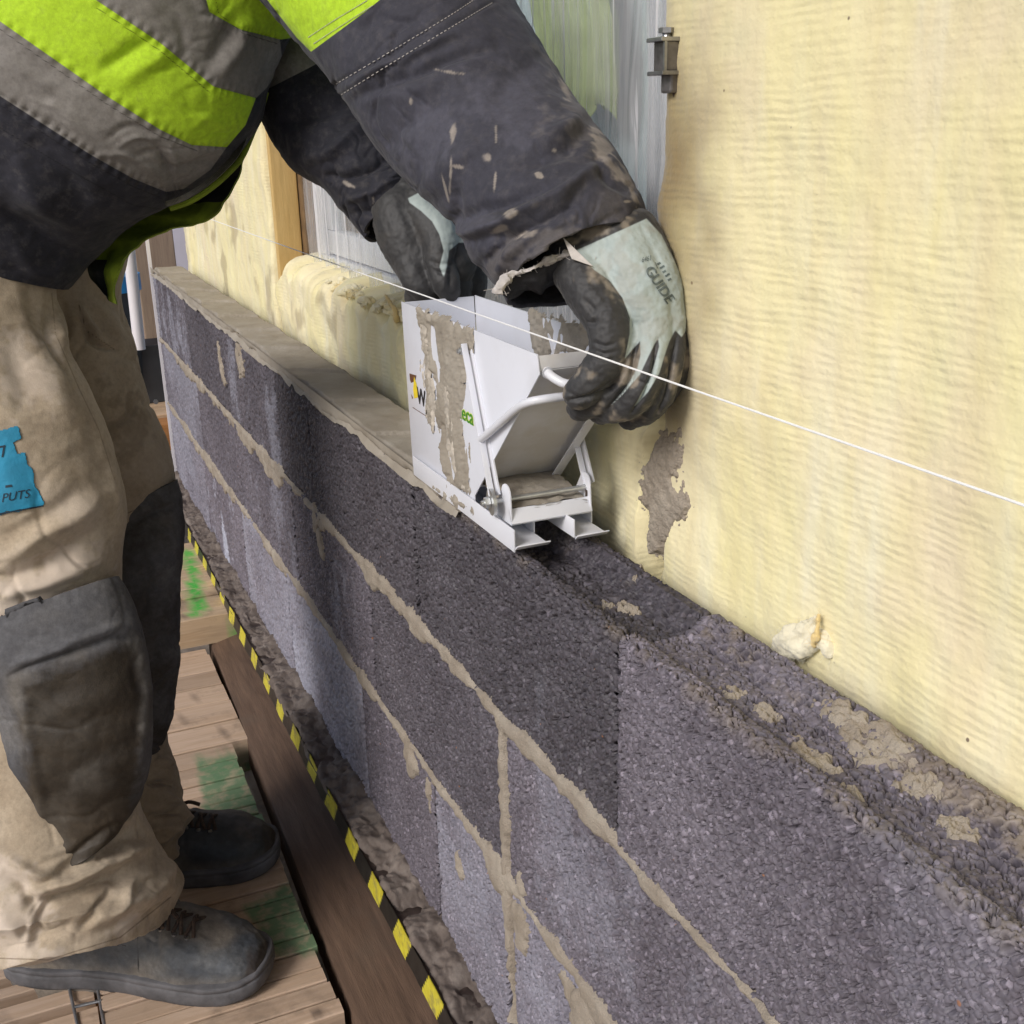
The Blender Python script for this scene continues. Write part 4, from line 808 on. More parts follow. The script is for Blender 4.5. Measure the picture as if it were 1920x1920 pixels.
panel_poly([(768, 700), (781, 704), (779, 714), (771, 718), (769, 712)], M_INKB); panel_poly([(777, 706), (782, 722), (784, 745), (777, 747), (775, 730)], M_INKY, .0003); panel_poly([(771, 738), (775, 746), (773, 748)], M_INKB); panel_poly([(774, 763), (816, 790), (816, 791.5), (774, 764.5)], M_INKB)
# ================================================================== the bricklayer
def loft(st, nu, nv, cap0=False, cap1=False, power=1.0):
    """st rows: Lx,Ly,Rx,Ry,depth,thickness ratio -> grid (nv,nu,3) of rings square to the limb's axis"""
    A = smoothcurve(st, nv); G = np.zeros((nv, nu, 3)); th = np.arange(nu) * 2 * np.pi / nu
    L = np.array([S(a[0], a[1], a[4]) for a in A]); R_ = np.array([S(a[2], a[3], a[4]) for a in A]); C_ = (L + R_) / 2
    T = np.gradient(smoothcurve(C_[::max(1, nv // 10)], nv), axis=0); T /= np.linalg.norm(T, axis=1, keepdims=True)
    for i in range(nv):
        a = (R_[i] - L[i]) / 2; w_ = C_[i] - CAM; w_ /= np.linalg.norm(w_); b = w_ - T[i] * (w_ @ T[i]) * .75; b -= a * (b @ a) / (a @ a); b /= np.linalg.norm(b); b *= np.linalg.norm(a) * A[i, 5]
        c, s = np.cos(th), np.sin(th); c = np.sign(c) * np.abs(c) ** power; s = np.sign(s) * np.abs(s) ** power
        G[i] = C_[i] + c[:, None] * a + s[:, None] * b
    return G
def gnorm(G):
    du = np.roll(G, -1, 1) - np.roll(G, 1, 1); dv = np.gradient(G, axis=0); n = np.cross(du, dv); n /= np.linalg.norm(n, axis=-1, keepdims=True) + 1e-12
    c = G.mean(1, keepdims=True)
    if ((G - c) * n).sum() < 0: n = -n
    return n
def carve(V, N, folds):
    """folds: (polyline on the cloth, half width, height): ridges (+) and creases (-) pressed into the camera-side surface"""
    Q, d = proj(V); w_ = V - CAM; w_ /= np.linalg.norm(w_, axis=1, keepdims=True); front = sstep(.25, -.15, (N * w_).sum(1)); D = np.zeros(len(V))
    warp = np.stack([fbm(V, 16, 3, 901), fbm(V, 16, 3, 902)], 1) * 7
    for line, wd, h in folds:
        l = np.asarray(line, float); lo, hi = l.min(0) - 4 * wd - 20, l.max(0) + 4 * wd + 20; k = ((Q > lo) & (Q < hi)).all(1)
        if not k.any(): continue
        r, t_ = polydist(Q[k] + warp[k], smoothcurve(l, 14) if len(l) > 2 else l); D[k] += h * np.exp(-(r / wd) ** 2) * np.sin(np.pi * np.clip(t_, .04, .96)) ** .6 * front[k]
    return D
def cloth(G, folds=(), amp=.003, sc_=9, seed=0, fine=.0008, stretch=(1, 1, 1), extra=None):
    nv, nu, _ = G.shape; N = gnorm(G).reshape(-1, 3); V = G.reshape(-1, 3); P = V * np.array(stretch)
    wp = np.stack([fbm(P, sc_ * .8, 2, seed + 30 + k) for k in range(3)], 1) * .035
    cr = np.abs(fbm(P + wp, sc_ * 1.5, 2, seed + 4)); cr2 = np.abs(fbm(P + wp, sc_ * 3.4, 2, seed + 6)); reg = sstep(-.3, .5, fbm(P, sc_ * .7, 2, seed + 9))
    D = amp * fbm(P, sc_, 2, seed) - amp * .9 * np.exp(-(cr / .10) ** 2) * reg + amp * .35 * np.clip(cr, 0, .6) - amp * .35 * np.exp(-(cr2 / .12) ** 2) * reg + fine * fbm(P, sc_ * 7, 3, seed + 8)
    if extra is not None: D = D + extra(V, np.repeat(np.linspace(0, 1, nv), nu), np.tile(np.arange(nu) / nu * 2 * np.pi, nv))
    V = V + N * D[:, None]
    if folds: V = V + N * carve(V, N, folds)[:, None]
    return V
def skin(name, G, V, mats, parent, attrs=None, inner=True, th=.0025, caps=()):
    nv, nu, _ = G.shape; Fs = gridfaces(nu, nv, True); N = gnorm(V.reshape(nv, nu, 3)).reshape(-1, 3)
    f0 = np.cross(V[Fs[:, 1]] - V[Fs[:, 0]], V[Fs[:, 3]] - V[Fs[:, 0]]); out = (f0 * N[Fs[:, 0]]).sum() > 0
    if not out: Fs = Fs[:, ::-1]
    n_ = len(V); A = dict(attrs or {})
    if inner:   # give the cloth its thickness: inner face and rims
        I = V - N * th; i0 = np.arange(nu); i1 = (i0 + 1) % nu; e = (nv - 1) * nu
        r0 = np.stack([i0, i0 + n_, i1 + n_, i1], 1); r1 = np.stack([e + i0, e + i1, e + i1 + n_, e + i0 + n_], 1)
        if not out: r0, r1 = r0[:, ::-1], r1[:, ::-1]
        Fs = np.vstack([Fs, Fs[:, ::-1] + n_, r0, r1]); V = np.vstack([V, I]); A = {k: np.r_[v, v] for k, v in A.items()}
    return mk(name, V, Fs, mats, parent, True, attrs=A)
def sdf(V, polys): 
    Q, _ = proj(V); r = np.full(len(Q), -99.0)
    for p in polys: r = np.maximum(r, inpoly(Q, p))
    return r
def spots(V, lst, seed=0, rough=.8):
    """dabs (px,py,rx,ry,rot) as a soft mask, ragged"""
    Q, _ = proj(V); n = fbm(V, 70, 4, seed); m = np.zeros(len(Q))
    for x, y, rx, ry, a in lst:
        dx, dy = Q[:, 0] - x, Q[:, 1] - y; c, s = math.cos(math.radians(a)), math.sin(math.radians(a)); m = np.maximum(m, 1.2 - np.hypot((dx * c + dy * s) / rx, (-dx * s + dy * c) / ry) + rough * n)
    return sstep(.0, .7, m)

# ---- materials of the clothes
def weave(t, s1=900, strength=.25): return t.bump(t.math('ADD', t.noise(s1, 2), t.math('MULTIPLY', t.noise(70, 5, .7), 1.2)), strength, .0012)
t = NT('work_jacket')
navy = t.ramp(t.noise(24, 6, .65), [(.3, (.012, .012, .018)), (.55, (.020, .020, .029)), (.8, (.038, .037, .049))])
navy = t.mix(t.math('MULTIPLY', t.rng(t.noise(90, 5, .7), .5, .8), .35), navy, (.15, .135, .125))
navy = t.mix(t.attr('fade_light'), navy, (.080, .079, .104))
navy = t.mix(t.attr('dust'), navy, (.36, .315, .27))
hv = t.mix(t.math('MULTIPLY', t.rng(t.noise(7, 5, .6), .5, .72), .35), (.41, .62, .022), (.32, .46, .03))
hv = t.mix(t.math('MULTIPLY', t.rng(t.noise(70, 5, .7), .56, .8), .5), hv, (.24, .32, .05))
rf = t.ramp(t.noise(13, 6, .65), [(.3, (.155, .142, .13)), (.55, (.23, .214, .198)), (.8, (.33, .31, .29))])
rf = t.mix(t.math('MULTIPLY', t.rng(t.noise(90, 5, .7), .52, .8), .5), rf, (.10, .085, .07))
c = t.mix(t.rng(t.attr('hv'), -.7, .7), t.mix(t.rng(t.attr('rf'), -.7, .7), navy, rf), hv)
c = t.mix(t.rng(t.attr('seam'), 1.7, .8), c, t.mix(1.0, c, (.42, .42, .42), 'MULTIPLY'))
c = t.mix(1.0, c, t.ramp(t.noise(170, 5, .75), [(.3, .80), (.5, 1.0), (.7, 1.18)]), 'MULTIPLY')
M_JACK = t.done(c, .78, weave(t, 900, .3), Sheen_Weight=.08, Specular_IOR_Level=.3)
M_LINING = simple('jacket_lining', (.20, .27, .015), .85, 0, .35, 30, .4, 120, .002)
M_LINDARK = simple('jacket_lining_dark', (.022, .022, .02), .85, 0, .35, 30, .4, 120, .002)
M_ZIP = simple('zip_teeth', (.06, .055, .04), .4, .6, .3, 200, 0)
M_THREAD = simple('pale_thread', (.44, .41, .39), .8, 0, .2, 100, 0)
t = NT('work_trousers'); 
kh = t.ramp(t.noise(11, 6, .62), [(.28, (.32, .25, .175)), (.5, (.43, .35, .255)), (.75, (.54, .455, .355))])
kh = t.mix(t.math('MULTIPLY', t.rng(t.noise(5, 5, .6), .45, .80), .4), kh, (.185, .125, .07))
kh = t.mix(1.0, kh, t.ramp(t.noise(150, 5, .75), [(.3, .80), (.5, 1.0), (.7, 1.16)]), 'MULTIPLY')
kh = t.mix(t.attr('fade_light'), kh, (.60, .51, .43))
kh = t.mix(t.attr('dirt'), kh, (.10, .068, .042))
kh = t.mix(t.rng(t.attr('seam'), 2.4, .9), kh, t.mix(1.0, kh, (.5, .47, .44), 'MULTIPLY'))
M_TROU = t.done(kh, .88, weave(t, 800, .35), Sheen_Weight=.15, Specular_IOR_Level=.2)
t = NT('knee_pad')
kp = t.ramp(t.noise(16, 6, .65), [(.3, (.060, .059, .064)), (.55, (.105, .103, .108)), (.8, (.18, .175, .175))])
kp = t.mix(t.rng(t.math('ADD', t.attr('worn'), t.rng(t.noise(22, 5, .65), .3, .7, -16, 16)), -14, 20), kp, t.ramp(t.noise(14, 5, .6), [(.3, (.024, .019, .014)), (.6, (.045, .034, .023)), (.85, (.090, .068, .046))]))
kp = t.mix(t.attr('dust'), kp, (.20, .18, .155))
kp = t.mix(1.0, kp, t.ramp(t.noise(150, 5, .75), [(.3, .78), (.5, 1.0), (.7, 1.22)]), 'MULTIPLY')
M_KNEE = t.done(kp, t.rng(t.attr('worn'), -8, 14, .85, .55), weave(t, 700, .35), Specular_IOR_Level=.35)
t = NT('knit_glove')
kn = t.ramp(t.noise(40, 5, .65), [(.3, (.33, .385, .375)), (.7, (.44, .495, .48))])
kn = t.mix(t.rng(t.wave(1, t.map((420, 420, 420), rot=(.4, .9, .2)), 1.5, bands='X'), .2, .8, 0, .22), kn, (.27, .36, .36))
bk = t.ramp(t.noise(50, 5, .65), [(.3, (.018, .018, .020)), (.7, (.040, .039, .040))])
bk = t.mix(t.attr('dust'), bk, (.235, .198, .155))
c = t.mix(t.rng(t.attr('pale'), -1.2, 1.2), bk, t.mix(t.math('MULTIPLY', t.attr('dust'), .35), kn, (.3, .27, .22)))
M_GLOVE = t.done(c, .62, t.bump(t.math('ADD', t.noise(420, 3), t.noise(90, 4)), .25, .001), Sheen_Weight=.1)
t = NT('boot_leather')
bl = t.ramp(t.noise(20, 6, .62), [(.3, (.038, .043, .052)), (.55, (.066, .074, .086)), (.82, (.125, .134, .145))])
bl = t.mix(t.math('MULTIPLY', t.rng(t.noise(9, 6, .65), .50, .78), .5), bl, (.19, .175, .15))
bl = t.mix(1.0, bl, t.ramp(t.attr('tone', 'OBJECT'), [(0, (.30, .28, .25)), (1, (1, 1, 1))]), 'MULTIPLY'); bl = t.mix(t.attr('dust'), bl, (.24, .20, .155)); bl = t.mix(t.attr('scuff'), bl, (.035, .022, .016)); bl = t.mix(t.rng(t.attr('seam'), .0016, .0006), bl, (.02, .02, .022))
bl = t.mix(1.0, bl, t.ramp(t.noise(120, 5, .75), [(.3, .75), (.5, 1.0), (.7, 1.3)]), 'MULTIPLY')
M_BOOT = t.done(bl, .62, t.bump(t.math('ADD', t.noise(300, 4), t.noise(45, 5)), .3, .0014))
M_SOLE = simple('boot_sole', (.095, .092, .098), .75, 0, .5, 26, .4, 120, .002)
M_LACE = simple('lace', (.055, .035, .025), .9, 0, .4, 200, .4, 900)
M_SKIN = simple('skin', (.50, .30, .21), .5, 0, .1, 20, .1)
M_HAIR = simple('hair', (.06, .04, .025), .7, 0, .3, 90, .5, 300, .002)
M_PATCH = simple('blue_patch', (.02, .25, .42), .7, 0, .3, 18, .4, 300)
M_PATCHINK = simple('patch_print', (.012, .03, .05), .7, 0, .3, 60, 0)
M_FRAY = simple('frayed_cloth', (.47, .44, .42), .95, 0, .3, 60, .6, 400)
M_PRINT = simple('glove_print', (.12, .15, .15), .8, 0, .3, 300, 0)

# ---- body: one continuous figure under the clothes
def pp(*a): return S(*a)
hip = pp(-40, 455, 1.43); chest = pp(330, -110, 1.27); neck = pp(560, -330, 1.2)
pieces = [capsule([hip, pp(120, 180, 1.36), chest], [.095, .105, .12], 20), capsule([chest, neck, pp(690, -420, 1.17)], [.11, .055, .055], 20),
          capsule([pp(-60, 520, 1.39), pp(45, 950, 1.40), pp(80, 1300, 1.45), pp(60, 1720, 1.52)], [.075, .06, .05, .04], 20), capsule([pp(-40, 520, 1.50), pp(170, 900, 1.59), pp(200, 1200, 1.655), pp(220, 1540, 1.70)], [.07, .055, .05, .04], 20),
          capsule([pp(620, -190, 1.17), pp(780, 30, 1.10), pp(960, 290, 1.04), pp(1110, 450, .975)], [.06, .055, .045, .038, .032], 20), capsule([pp(470, -40, 1.40), pp(580, 200, 1.385), pp(720, 360, 1.35), pp(800, 440, 1.325)], [.045, .04, .034, .03], 20),
          capsule([chest, pp(620, -190, 1.17)], [.09, .07], 20), capsule([chest, pp(470, -40, 1.38)], [.08, .05], 20)]
hd = pp(800, -480, 1.15); fw = np.array([.75, -.05, -.66]); up = np.array([.66, 0, .75]); lf = np.cross(up, fw)
V, Fs = blob(hd, 1, 1, 40, 0.0); V = hd + (V - hd) @ np.diag([1, 1, 1]); D = V - hd; V = hd + (D @ np.array([1, 0, 0]))[:, None] * fw * .098 + (D @ np.array([0, 1, 0]))[:, None] * lf * .077 + (D @ np.array([0, 0, 1]))[:, None] * up * .118
pieces += [(V, [tuple(f) for f in Fs]), capsule([hd + fw * .085 - up * .06, hd + fw * .05 - up * .09], [.03, .045], 14), capsule([hd + fw * .095 + up * .02, hd + fw * .115 - up * .02], [.009, .014], 12),
           capsule([hd + lf * .078 + up * .015, hd + lf * .080 - up * .03], [.012, .010], 10), capsule([hd - lf * .078 + up * .015, hd - lf * .080 - up * .03], [.012, .010], 10), capsule([pp(690, -420, 1.17), hd - up * .06], [.055, .05], 14)]
V, N, Fs = remeshed(pieces, .010, 8)
person = mk('person', V, Fs, M_SKIN, None, True, loc=(-.40, 1.47, -.125))
tag(person, 'person in yellow hi-vis jacket and tan trousers bending to grip the white box', 'person')
mb = MB(); 
for s_ in (1, -1): V, Fs = blob(hd + fw * .088 + lf * .032 * s_ + up * .012, .012, 3, 14, 0); mk('eye', V, Fs, M_DARKMET, person)
V, Fs = blob(hd - fw * .012 + up * .03, .112, 5, 40, .05, 3, (1, .78, 1)); mk('hair', V, Fs, M_HAIR, person)

# ---- jacket
TOR = [(-320, 385, 120, 545, 1.36, .66), (-318, 300, 222, 440, 1.35, .68), (-292, 200, 312, 387, 1.335, .68), (-262, 105, 374, 345, 1.32, .68), (-222, 0, 432, 298, 1.305, .68), (-170, -100, 474, 235, 1.29, .68),
       (-100, -200, 494, 160, 1.275, .70), (0, -300, 530, 70, 1.26, .74), (120, -390, 600, -30, 1.245, .8), (250, -460, 690, -150, 1.23, .8), (400, -470, 720, -280, 1.215, .7), (470, -440, 680, -330, 1.21, .7)]
G = loft(TOR, 420, 380)
tf = [([(180, 290), (240, 300), (310, 345)], 7, .003), ([(195, 265), (235, 240), (280, 250)], 6, -.003), ([(215, 285), (250, 262), (300, 262)], 5, .003), ([(290, 262), (305, 300), (325, 345)], 6, -.0035), ([(250, 300), (290, 290), (335, 330)], 6, -.003), ([(318, 270), (330, 300), (330, 330)], 5, .003),
      ([(190, 135), (240, 95), (280, 70)], 14, -.006), ([(230, 160), (290, 110), (320, 90)], 16, .005), ([(410, 150), (440, 100), (470, 50)], 16, .007), ([(390, 130), (420, 70), (450, 30)], 14, -.006),
      ([(0, 330), (100, 400), (190, 450)], 18, .007), ([(0, 390), (80, 450), (170, 500)], 16, -.008), ([(20, 460), (70, 500), (120, 520)], 12, .006), ([(60, 250), (120, 330), (170, 400)], 22, -.006), ([(30, 290), (60, 350), (100, 390)], 20, .007),
      ([(0, 95), (60, 140), (130, 185)], 12, .003), ([(40, 190), (90, 230), (130, 250)], 7, -.0025), ([(60, 180), (100, 205), (160, 250)], 6, .0022), ([(370, 240), (390, 220), (420, 240)], 6, .002)]
def rib(V, v, u):   # the quilted puckers along the band seams
    Q, _ = proj(V); D = 0
    for ln in BANDS: r, tt = polydist(Q, ln); D = D + .0016 * np.exp(-(r / 11) ** 2) * np.sin(tt * 170 + 3 * fbm(V, 12, 2, 3)) - .0018 * np.exp(-(r / 3.0) ** 2)
    return D
BANDS = [[(-400, -60), (0, 180), (100, 245), (170, 290), (250, 335), (312, 360), (345, 354)], [(-400, -215), (0, 40), (100, 110), (200, 180), (300, 243), (360, 272), (425, 276)], [(-300, -330), (180, 0), (300, 80), (400, 162), (480, 184)], [(380, -30), (392, 22), (450, 55), (525, 74)]]
V = cloth(G, tf, .004, 8, 11, .0007, extra=rib)
A = BANDS[1]; B_ = BANDS[2]; C_ = BANDS[0]
hvp = [A + [(460, 235)] + B_[::-1], [(380, -30), (392, 22), (450, 55), (525, 74), (640, 60), (900, -100), (700, -500), (0, -500), (-300, -400)]]
rfp = [C_ + [(395, 318), (425, 276)] + A[::-1], B_ + [(500, 165), (530, 120), (525, 74), (450, 55), (392, 22), (380, -30), (0, -330), (-300, -400)]]
Q, _ = proj(V); seam = np.full(len(V), 99.0)
for ln in ([(-100, 180), (0, 240), (150, 330), (250, 385), (320, 395)], [(-400, -45), (0, 197), (100, 262), (170, 306), (250, 350), (300, 370)], [(-400, -200), (0, 55), (100, 125), (200, 195), (300, 256), (370, 283)], [(180, 14), (300, 95), (395, 175)], [(400, -20), (410, 25), (455, 62), (520, 82)], [(-100, 330), (0, 398), (100, 455), (160, 480)]): seam = np.minimum(seam, polydist(Q, ln)[0])
fade_light = sstep(.1, .9, fbm(V, 6, 3, 5)) * .25
jacket = skin('jacket', G, V, M_JACK, person, dict(hv=sdf(V, hvp), rf=sdf(V, rfp), seam=seam, fade_light=fade_light, dust=np.zeros(len(V))), th=.004)
jacket['label'] = 'navy work jacket with fluorescent yellow and grey reflective bands'
# opened other half of the jacket: a curved panel hanging behind the zip
O = smoothcurve([(494, 150), (489, 215), (471, 262), (456, 300), (445, 337), (402, 400), (345, 420), (288, 440), (246, 466), (227, 500), (217, 532), (215, 569)], 160)
I = smoothcurve([(470, 150), (430, 240), (380, 300), (320, 340), (260, 370), (200, 390), (180, 410), (165, 430), (160, 460), (160, 490), (165, 520), (196, 558)], 160)
k = np.linspace(0, 1, 40); W_ = np.array([[S(*(I[i] * (1 - a) + O[i] * a), 1.40 + .03 * math.sin(a * 3.1) - .02 * a + .008 * math.sin(i * .21 + a * 2)) for a in k] for i in range(160)])
V = W_.reshape(-1, 3); V = V + gridnormals(W_).reshape(-1, 3) * (.004 * fbm(V, 22, 3, 3))[:, None]; V2 = V + VIEW * .006; Fs = gridfaces(40, 160); n_ = len(V)
uu = np.tile(k, 160)[Fs].mean(1); vv = np.repeat(np.linspace(0, 1, 160), 40)[Fs].mean(1); mi = (((vv > .80) & (uu < .62)) | ((vv < .42) & (uu > .30 + .25 * np.sin(vv * 23)))).astype(int)
idx = np.arange(n_).reshape(160, 40); e = np.stack([idx[:-1, -1], idx[1:, -1], idx[1:, -1] + n_, idx[:-1, -1] + n_], 1)
mk('jacket_front', np.vstack([V, V2]), np.vstack([Fs, Fs[:, ::-1] + n_, e]), [M_LINING, M_LINDARK], jacket, True, np.r_[mi, mi, np.zeros(159, int)])
zl = smoothcurve([(492, 168), (481, 205), (466, 245), (446, 290), (418, 322), (385, 350), (350, 372), (312, 386)], 60); zp = np.array([S(x, y, 1.300 - .0 * i) for i, (x, y) in enumerate(zl)])
mb = MB(); mb.tube(zp + VIEW * -.004, .0022, 8, 0); 
for i in range(1, 59):
    for s_ in (0, .5):
        c = zp[i] * (1 - s_) + zp[i + 1 if i < 58 else i] * s_; tdir = zp[min(i + 1, 59)] - zp[i - 1]; n2 = np.cross(tdir, VIEW); n2 /= np.linalg.norm(n2); mb.tube([c - VIEW * .006 - n2 * .003, c - VIEW * .006 + n2 * .0035], .0011, 5)
mb.build('zip', M_ZIP, jacket)
mb = MB(); mb.tube(np.array([S(x + 7, y + 5, 1.33) for x, y in zl]), .0035, 8); mb.build('piping', M_LINING, jacket, True)

# near sleeve
SL = [(380, -150, 720, -330, 1.20, .9), (450, -40, 810, -240, 1.17, .92), (568, 80, 905, -120, 1.13, .92), (632, 168, 965, 8, 1.11, .92), (700, 262, 1032, 112, 1.085, .90), (762, 338, 1086, 204, 1.06, .90), (806, 386, 1130, 256, 1.04, .90), (846, 430, 1172, 316, 1.02, .90), (872, 480, 1200, 368, 1.00, .90), (912, 520, 1217, 412, .985, .90), (948, 556, 1206, 446, .975, .88)]
G = loft(SL, 360, 460)
sf = [([(640, 175), (740, 120), (860, 60)], 9, .006), ([(655, 195), (750, 150), (850, 110), (930, 90)], 11, -.007), ([(700, 190), (780, 170), (870, 130)], 14, .004),
      ([(850, 420), (905, 395), (960, 378), (1030, 350)], 13, -.008), ([(855, 440), (930, 425), (1000, 390), (1080, 340)], 11, .008), ([(870, 455), (960, 445), (1050, 400), (1090, 352)], 12, -.007), ([(850, 350), (850, 400), (848, 425)], 9, -.006), ([(935, 520), (960, 480), (1010, 440)], 13, .008), ([(905, 500), (940, 465), (985, 440)], 9, -.006), ([(985, 500), (1020, 470), (1090, 430)], 10, .006), ([(1030, 480), (1070, 462), (1160, 400)], 9, -.005),
      ([(1080, 210), (1060, 240), (1000, 270)], 18, .008), ([(1100, 235), (1050, 280), (980, 310)], 16, -.006), ([(1140, 300), (1090, 330), (1050, 370)], 12, .005), ([(1110, 290), (1130, 330), (1180, 360)], 10, -.005), ([(720, 270), (760, 230), (820, 200)], 20, -.005), ([(790, 360), (850, 300), (900, 280)], 22, .006), ([(930, 200), (960, 150), (1010, 110)], 20, -.005), ([(960, 545), (1010, 520), (1080, 490)], 8, -.005)]
hem2 = [[(626, 160), (740, 92), (850, 25), (905, -12)], [(636, 180), (745, 112), (858, 44), (925, 4)]]
def sext(V, v, u):
    Q, _ = proj(V); return -.0022 * np.exp(-(polydist(Q, [(1060, 505), (1120, 470), (1214, 412)])[0] / 5) ** 2) - .002 * np.exp(-(polydist(Q, hem2[0])[0] / 4) ** 2) - .002 * np.exp(-(polydist(Q, hem2[1])[0] / 4) ** 2) + .003 * sstep(.93, 1, v) * np.sin(u * 5)
V = cloth(G, sf, .004, 9, 21, .0009, extra=sext)
Q, _ = proj(V); v_ = np.repeat(np.linspace(0, 1, 460), 360)
hvs = sdf(V, [[(300, -400), (470, -40), (556, 70), (583, 97), (640, 55), (690, 18), (760, -40), (900, -200), (600, -600)]])
seam = np.minimum(polydist(Q, hem2[0])[0], polydist(Q, hem2[1])[0]); seam = np.minimum(seam, polydist(Q, [(640, 30), (560, 75)])[0] + .6)
fade_light = np.clip(.30 + sstep(-.2, .9, fbm(V, 7, 4, 31)) * .6 + .35 * spots(V, [(880, 420, 60, 40, 0), (960, 200, 110, 60, 30), (800, 260, 40, 80, 30)], 3, .6), 0, .8)  # lift and spots paint in the sleeve's lighter lit tone, besides fading
dust = spots(V, [(915, 293, 13, 10, 0), (849, 258, 4, 20, 8), (845, 318, 2.5, 30, 2), (834, 350, 2, 20, -14), (855, 312, 10, 2.5, 10), (930, 262, 2, 16, 0), (928, 340, 2, 16, 4), (1012, 330, 7, 4, 30), (1126, 272, 14, 26, -35), (1160, 320, 12, 34, -35), (1188, 360, 8, 30, -35), (1210, 412, 4, 26, -35), (1060, 170, 8, 26, -28), (1175, 378, 7, 3, 0), (1040, 282, 4, 3, 0), (840, 135, 22, 2, 10), (865, 138, 9, 2, 5), (770, 190, 2, 5, 0), (960, 400, 12, 7, -30), (935, 430, 14, 5, -20), (985, 440, 18, 9, -25)], 5, .75)
dust = np.clip(dust * .62 + .10 * sstep(.15, .9, fbm(V, 32, 4, 41)) * sstep(980, 1150, Q[:, 0]) + .14 * spots(V, [(1090, 230, 60, 50, 0), (1000, 470, 80, 40, -30), (1080, 150, 30, 90, -30)], 9, 1.0), 0, .95)
sleeve = skin('sleeve', G, V, M_JACK, jacket, dict(hv=hvs, rf=np.full(len(V), -99.), seam=seam, fade_light=fade_light, dust=dust), th=.004)
BV = BVHTree.FromPolygons([tuple(v) for v in V], [tuple(f) for f in gridfaces(360, 460, True)])
def hit(bvh, px, py):
    r = ray(px, py); r = r / np.linalg.norm(r); h = bvh.ray_cast(Vector(CAM), Vector(r)); return (np.array(h[0]), r) if h[0] is not None else (None, r)
for ln in hem2 + [[(588, 82), (640, 48), (700, 10)], [(578, 70), (630, 36), (690, 0)]]:
    P = smoothcurve(ln, 90); mb = MB()   # rows of pale stitches
    for i in range(0, 88, 2):
        a, _ = hit(BV, *P[i]); b, r = hit(BV, *P[i + 1])
        if a is not None and b is not None: mb.tube([a - r * .0006, (a + b) / 2 - r * .0011, b - r * .0006], .00042, 5)
    mb.build('stitching', M_THREAD, sleeve)
# torn cuff lining, frayed
fl = smoothcurve([(935, 545), (950, 522), (985, 512), (1010, 500), (1040, 484), (1075, 478), (1100, 492), (1118, 498)], 110); fb = smoothcurve([(952, 560), (968, 556), (990, 545), (1012, 552), (1030, 535), (1060, 528), (1090, 525), (1120, 510)], 110)
W_ = np.array([[S(*(fl[i] * (1 - a) + fb[i] * a), .945 + .02 * a - .006 * math.sin(a * 3.1)) for a in np.linspace(0, 1, 24)] for i in range(110)]); V = W_.reshape(-1, 3); V = V + np.stack([fbm(V, 60, 3, s_) for s_ in (1, 2, 3)], 1) * .0022; V2 = V + VIEW * .004; Fs = gridfaces(24, 110); Fs = np.vstack([Fs, Fs[:, ::-1] + len(V)])
mk('cuff_lining', np.vstack([V, V2]), Fs, simple('cuff_lining_cloth', (.020, .020, .024), .8, 0, .4, 40, .5, 200, .002), sleeve)
mb = MB(); P = np.array([S(x, y, .940) for x, y in fl]); P = P + np.stack([fbm(P, 70, 3, s_) for s_ in (7, 8, 9)], 1) * .0025; V_, F_ = tube(P, .0028 + .0014 * fbm(P, 60, 2, 3), 12); V_ = V_ + np.stack([fbm(V_, 160, 3, s_) for s_ in (4, 5, 6)], 1) * .0022; mb.add(V_, F_)
rr = random.Random(2)
for i in range(0, 110):
    q = P[i] + np.array([rr.gauss(0, 1) for _ in range(3)]) * rr.uniform(.0015, .0045); mb.tube([P[i], (P[i] + q) / 2 + np.array([0, 0, -.001]), q + np.array([0, 0, -.001])], .00022, 4)
mb.build('frayed_hem', M_FRAY, sleeve, True)
mb = MB(); a, b, c = S(1056, 446, .934), S(1112, 500, .928), S(1072, 486, .931); mb.plate([a, c, b], .0012); mb.build('torn_flap', M_FRAY, sleeve)

# far sleeve
FS = [(250, -40, 540, -210, 1.41, .8), (400, 100, 620, -60, 1.40, .8), (478, 205, 672, 50, 1.39, .85), (508, 262, 700, 145, 1.385, .9), (556, 318, 740, 235, 1.37, .9), (610, 352, 790, 290, 1.36, .9), (650, 396, 815, 330, 1.35, .9), (690, 440, 820, 362, 1.34, .9)]
G = loft(FS, 220, 260); V = cloth(G, [([(600, 330), (660, 330), (740, 290)], 9, -.008), ([(640, 380), (700, 360), (780, 310)], 9, .008), ([(660, 400), (720, 385), (790, 340)], 8, -.008), ([(560, 300), (620, 280), (690, 230)], 14, .008), ([(520, 240), (600, 210), (660, 180)], 14, -.006)], .005, 9, 51, .001)
z0 = np.zeros(len(V)); skin('sleeve', G, V, M_JACK, jacket, dict(hv=z0 - 99, rf=sdf(V, [[(380, 0), (520, 40), (640, 20), (680, 60), (640, 95), (578, 128), (500, 168), (440, 200)]]), seam=z0 + 99, fade_light=z0 + .0, dust=spots(V, [(652, 345, 14, 4, 30), (720, 395, 14, 4, -25), (700, 372, 5, 8, 0)], 7) * .7), th=.004)

